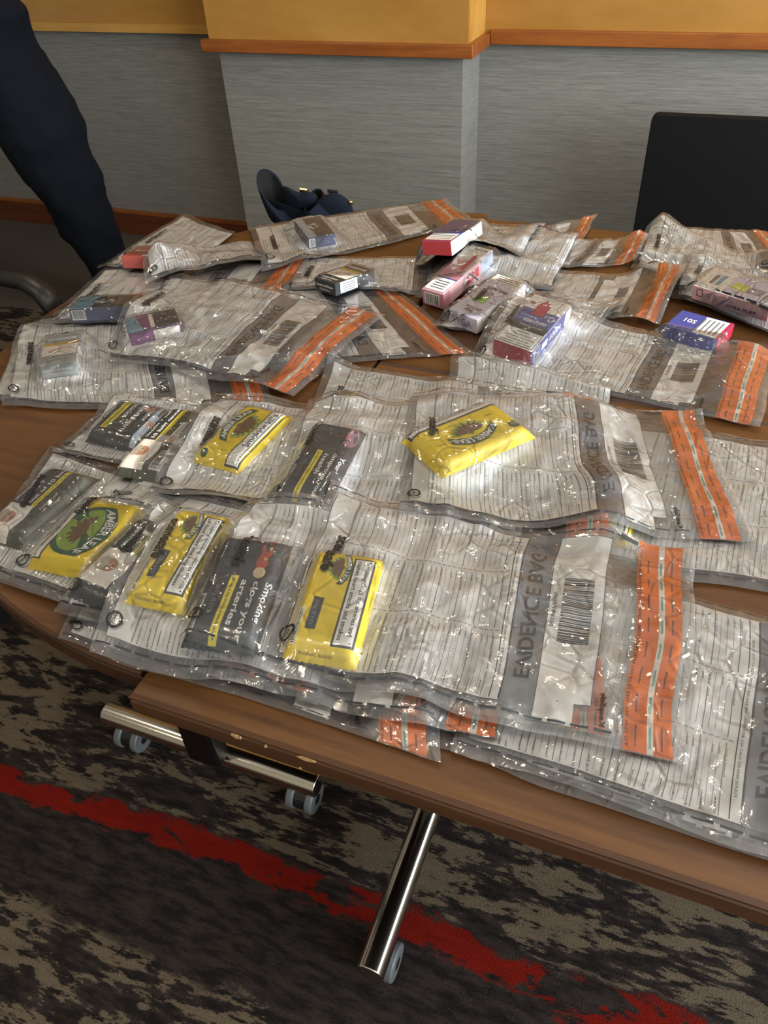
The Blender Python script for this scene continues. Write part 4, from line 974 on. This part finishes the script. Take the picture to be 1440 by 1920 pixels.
# ---------------------------------------------------------------- navy garment over a chair back behind the tables
YJ = 1.93
def jp(px, py, dy=0): return aty(px, py, YJ + dy)
loc = jp(570, 400)
t = thing('folded_garment', 'crumpled dark navy felt garment with brass buckle behind the back table edge', 'garment', loc)
def cup(name, rim, foot, mat_o, depth):
    """open fabric fold: rim loop (pixels + depth) narrowing to a foot loop, with thickness and dark lining"""
    n = len(rim); m = MB(); lev = 9; outer = []; inner = []
    R0 = np.array([jp(*p) for p in rim]); F0 = np.array([jp(*p) for p in foot]); c0, c1 = R0.mean(0), F0.mean(0)
    # smooth both loops
    def dens(P, k=5):
        out = []
        for i in range(len(P)):
            p0, p1, p2, p3 = P[i - 1], P[i], P[(i + 1) % len(P)], P[(i + 2) % len(P)]
            for q in range(k):
                s_ = q / k; out.append(.5 * ((2 * p1) + (-p0 + p2) * s_ + (2 * p0 - 5 * p1 + 4 * p2 - p3) * s_ ** 2 + (-p0 + 3 * p1 - 3 * p2 + p3) * s_ ** 3))
        return np.array(out)
    R0, F0 = dens(R0), dens(F0); n = len(R0)
    for l in range(lev + 1):
        s_ = l / lev; bl = 1 + .10 * math.sin(PI * s_)
        ring = R0 * (1 - s_) + F0 * s_; cc = ring.mean(0); outer.append(cc + (ring - cc) * bl); inner.append(cc + (ring - cc) * bl * .90 - np.array([0, 0, .002]))
    V = np.vstack(outer); Fc = [(l * n + k, l * n + (k + 1) % n, (l + 1) * n + (k + 1) % n, (l + 1) * n + k) for l in range(lev) for k in range(n)]
    m.add(V, Fc, mat_o); m.add(np.vstack(inner), [f[::-1] for f in Fc], 'dark_lining')
    m.add(np.vstack([outer[0], inner[0]]), [(k, (k + 1) % n, n + (k + 1) % n, n + k) for k in range(n)], mat_o)
    m.add(outer[-1], [tuple(range(n))], mat_o); return m.build(name, t, loc, smooth=True)
cup('collar', [(484, 322, .02), (500, 317, .09), (520, 330, .10), (535, 360, .09), (541, 392, .03), (522, 396, -.03), (500, 375, -.05), (482, 348, -.04)],
    [(500, 395, .02), (515, 395, .07), (530, 398, .08), (545, 400, .08), (560, 412, .03), (548, 422, -.02), (530, 424, -.04), (510, 415, -.03)], 'navy_felt', .1)
cup('pocket_fold', [(572, 374, .05), (590, 355, .09), (603, 356, .08), (604, 372, .03), (590, 388, -.02), (574, 398, -.03)],
    [(575, 415, .05), (600, 410, .10), (635, 408, .09), (650, 420, .03), (620, 430, -.02), (580, 430, -.03)], 'navy_felt', .1)
def blob(name, loop, thick, mat):
    m = MB(); P = []; k = len(loop)
    L0 = np.array([(*p, 0) for p in loop], float)
    pts = []
    for i in range(k):
        p0, p1, p2, p3 = L0[i - 1], L0[i], L0[(i + 1) % k], L0[(i + 2) % k]
        for q in range(4):
            s_ = q / 4; pts.append(.5 * ((2 * p1) + (-p0 + p2) * s_ + (2 * p0 - 5 * p1 + 4 * p2 - p3) * s_ ** 2 + (-p0 + 3 * p1 - 3 * p2 + p3) * s_ ** 3))
    pts = np.array(pts)[:, :2]; c = pts.mean(0); n = len(pts); rings = []
    for s_, d_ in ((0.02, -1), (.5, -.86), (.8, -.6), (.95, -.3), (1, 0), (.95, .3), (.8, .6), (.5, .86), (.02, 1)):
        rings.append([jp(*(c + (p - c) * s_), .03 + d_ * thick) for p in pts])
    V = [v for r in rings for v in r]
    m.add(V, [(l * n + i, l * n + (i + 1) % n, (l + 1) * n + (i + 1) % n, (l + 1) * n + i) for l in range(8) for i in range(n)], mat); return m.build(name, t, loc, smooth=True)
blob('front_panel', [(500, 372), (535, 402), (575, 396), (606, 368), (630, 362), (652, 374), (662, 395), (655, 430), (600, 445), (540, 440), (515, 420), (500, 395)], .035, 'navy_felt')
blob('back_panel', [(530, 350), (560, 360), (590, 362), (595, 385), (560, 400), (535, 395)], .03, 'navy_felt')
m = MB(); q0, q1 = jp(563, 356, .07), jp(577, 358, .07); m.tube([q0, q1], .006, 'brass', 10); m.build('buckle', t, loc)
m = MB(); q0 = jp(659, 380, .02); m.tube([q0 + np.array([-.004, 0, 0]), q0 + np.array([.004, 0, .0])], .004, 'brass', 10); m.build('stud', t, loc)
m = MB(); m.tube([jp(615, 358, .05), jp(633, 361, .05)], .005, 'dark_lining', 8); m.build('strap', t, loc)
# the chair that carries it (its back only shows as support)
bx_ = jp(585, 430)[0]
loc = (bx_, YJ + .3, 0)
t = thing('side_chair', 'dark fabric chair tucked behind the tables carrying the navy garment', 'chair', loc)
ztop = float(jp(585, 436)[2])
m = MB(); m.box(bx_ - .17, bx_ + .17, YJ - .01, YJ + .05, .42, ztop - .02, 'matte_black'); m.build('backrest', t, loc, bevel=.012)
m = MB(); m.box(bx_ - .2, bx_ + .2, YJ + .05, YJ + .42, .40, .45, 'matte_black'); m.build('seat', t, loc, bevel=.012)
for dx in (-.18, .18):
    for dy in (.07, .40): m = MB(); m.tube([(bx_ + dx, YJ + dy, 0), (bx_ + dx, YJ + dy, .41)], .011, 'dark_metal', 12); m.build('leg', t, loc)

# ---------------------------------------------------------------- black armchair at the left edge
loc = (-1.62, .93, 0)
t = thing('office_armchair', 'swivel armchair with black curved armrest and chrome arm bracket at the left edge', 'chair', loc)
ZA = .66
def arm(y, mirror=1):
    p = [(-1.86, y, ZA - .07), (-1.78, y, ZA - .015), (-1.62, y, ZA + .002), (-1.43, y, ZA + .002), (-1.35, y - .004 * mirror, ZA), (-1.30, y - .018 * mirror, ZA - .012), (-1.262, y - .035 * mirror, ZA - .045)]
    m = MB(); m.tube(p, [.018, .024, .027, .027, .027, .026, .023], 'black_plastic', 18, flat=.62); m.build('armrest', t, loc, smooth=True)
    m = MB(); m.tube([p[-1], (-1.275, y - .04 * mirror, ZA - .10), (-1.33, y - .03 * mirror, .50), (-1.50, y - .02 * mirror, .43)], .0135, 'chrome', 16); m.build('arm_bracket', t, loc, smooth=True)
arm(1.215); arm(.645, -1)
m = MB(); m.box(-1.88, -1.40, .70, 1.16, .42, .49, 'chair_fabric'); m.build('seat', t, loc, bevel=.03, seg=4)
m = MB(); m.box(-1.97, -1.89, .71, 1.15, .52, 1.02, 'chair_fabric'); m.build('backrest', t, loc, bevel=.03, seg=4)
m = MB(); m.tube([(-1.62, .93, .09), (-1.62, .93, .42)], .025, 'dark_metal', 16); m.build('gas_column', t, loc)
for k in range(5):
    a = math.radians(-28 + 72 * k); e_ = (-1.62 + .31 * math.cos(a), .93 + .31 * math.sin(a))
    m = MB(); m.tube([(-1.62, .93, .10), (e_[0], e_[1], .075)], [.026, .017], 'black_plastic', 12); m.tube([(e_[0] - .014, e_[1], .028), (e_[0] + .014, e_[1], .028)], .028, 'black_plastic', 20); m.build('base_leg', t, loc)

# ---------------------------------------------------------------- person in navy walking past behind the tables
def skin(name, verts, edges, radii, mat, parent, sub=2, root=0):
    me = bpy.data.meshes.new(name); me.from_pydata([tuple(map(float, v)) for v in verts], edges, []); o = bpy.data.objects.new(name, me); C.objects.link(o); o.parent = parent
    me.materials.append(MAT[mat]); sk = o.modifiers.new('s', 'SKIN'); sk.use_smooth_shade = True
    for i, r in enumerate(radii):
        d = me.skin_vertices[0].data[i]; d.radius = (r, r) if not isinstance(r, tuple) else r; d.use_root = i == root
    sb = o.modifiers.new('u', 'SUBSURF'); sb.levels = sb.render_levels = sub
    return o
def body(name, tubes, mat, parent, vox=.014):
    """several tapering limbs fused into one continuous skin"""
    m = MB()
    for pts, rs, fl in tubes:
        m.tube(pts, rs, mat, 20, True, fl)
        for p, r in ((pts[0], rs[0]), (pts[-1], rs[-1])):
            c = np.array(p); e = .6 if r > .1 else .9
            m.tube([c - np.array([0, 0, r * e]), c - np.array([0, 0, r * .5 * e]), c, c + np.array([0, 0, r * .5 * e]), c + np.array([0, 0, r * e])], [r * .2, r * .82, r * .98, r * .82, r * .2], mat, 16, True)
    o = m.build(name, parent, np.array(parent.location), smooth=True)
    q = o.modifiers.new('r', 'REMESH'); q.mode = 'VOXEL'; q.voxel_size = vox; q.use_smooth_shade = True
    q = o.modifiers.new('s', 'SMOOTH'); q.iterations = 6
    tx = bpy.data.textures.new('folds', 'CLOUDS'); tx.noise_scale = .09
    q = o.modifiers.new('d', 'DISPLACE'); q.texture = tx; q.strength = .028; q.mid_level = .5
    return o
PX, PY = -2.36, 2.30
t = thing('person', 'person in dark navy trousers walking past the left end of the tables', 'person', (PX, PY, 0))
rel = lambda *p: [(a - PX, b_ - PY, c) for a, b_, c in p]
leg = []; lr = []
for (px, py, r) in ((20, 0, .17), (60, 95, .17), (100, 150, .17), (150, 240, .165), (158, 285, .150), (178, 325, .138), (205, 405, .118), (224, 455, .098), (236, 500, .086)):
    p = aty(px, py, 2.3); leg.append((p[0] - r * .97, 2.3, p[2] - .25 * r)); lr.append(r)
leg.append((leg[-1][0] + .015, 2.3, .075)); lr.append(.082)
hipx = leg[0][0]
body('trousers', [(leg, lr, .8), ([(hipx - .06, 2.33, .90), (hipx - .30, 2.34, .66), (hipx - .38, 2.34, .52), (hipx - .50, 2.33, .30), (hipx - .58, 2.32, .09)], [.13, .115, .105, .09, .08], .9)], 'navy_cloth', t)
JX = hipx - .03
body('jacket', [([(JX, 2.31, .86), (JX - .02, 2.31, 1.08), (JX - .04, 2.31, 1.30), (JX - .05, 2.31, 1.44)], [.19, .165, .185, .10], .85),
    ([(JX - .05, 2.15, 1.40), (JX - .08, 2.06, 1.14), (JX - .26, 2.05, .98)], [.075, .06, .045], 1), ([(JX - .05, 2.47, 1.40), (JX - .05, 2.55, 1.14), (JX - .18, 2.54, .96)], [.075, .06, .045], 1)], 'navy_cloth', t)
HX = JX + 2.38
hv = rel((-2.43 + HX, 2.30, 1.44), (-2.44 + HX, 2.30, 1.53), (-2.45 + HX, 2.30, 1.60), (-2.455 + HX, 2.30, 1.68), (-2.45 + HX, 2.30, 1.735), (-2.53 + HX, 2.30, 1.575), (-2.555 + HX, 2.30, 1.635))
skin('head', hv, [(0, 1), (1, 2), (2, 3), (3, 4), (2, 5), (3, 6)], [.055, .055, .078, .088, .06, .035, .012], 'skin', t)
m = MB()
for dy in (-.032, .032): m.tube([(JX - .165, 2.30 + dy, 1.635), (JX - .150, 2.30 + dy, 1.635)], .010, 'dark_lining', 10)
m.build('eyes', t, (PX, PY, 0))
m = MB(); m.tube([(JX - .160, 2.275, 1.575), (JX - .163, 2.30, 1.573), (JX - .160, 2.325, 1.575)], .005, 'red', 8); m.build('mouth', t, (PX, PY, 0))
skin('hair', rel((-2.43 + HX, 2.30, 1.66), (-2.44 + HX, 2.30, 1.74), (-2.40 + HX, 2.30, 1.62)), [(0, 1), (0, 2)], [.09, .085, .06], 'hair', t)
for hx, hy in ((JX - .28, 2.05), (JX - .20, 2.54)):
    V = [(hx, hy, .955), (hx - .005, hy, .86)]; E_ = [(0, 1)]; Rr = [.026, .034]
    for k, (dx, l_) in enumerate(((-.027, .062), (-.009, .075), (.009, .07), (.025, .055))):
        b0 = len(V); V += [(hx + dx, hy, .81), (hx + dx - .008, hy, .81 - l_ * .5), (hx + dx - .022, hy, .81 - l_)]; E_ += [(1, b0), (b0, b0 + 1), (b0 + 1, b0 + 2)]; Rr += [.010, .0085, .0075]
    b0 = len(V); V += [(hx - .04, hy, .85), (hx - .058, hy, .815)]; E_ += [(1, b0), (b0, b0 + 1)]; Rr += [.011, .009]
    skin('hand', rel(*V), E_, Rr, 'skin', t, 2, 0)
sx = leg[-1][0]
skin('shoe', rel((sx + .03, 2.30, .045), (sx - .04, 2.30, .04), (sx - .14, 2.295, .035), (sx - .20, 2.29, .03)), [(0, 1), (1, 2), (2, 3)], [.036, .042, .042, .028], 'black_plastic', t)
sx = hipx - .58
skin('shoe', rel((sx + .03, 2.32, .045), (sx - .04, 2.32, .04), (sx - .14, 2.315, .035), (sx - .20, 2.31, .03)), [(0, 1), (1, 2), (2, 3)], [.036, .042, .042, .028], 'black_plastic', t)
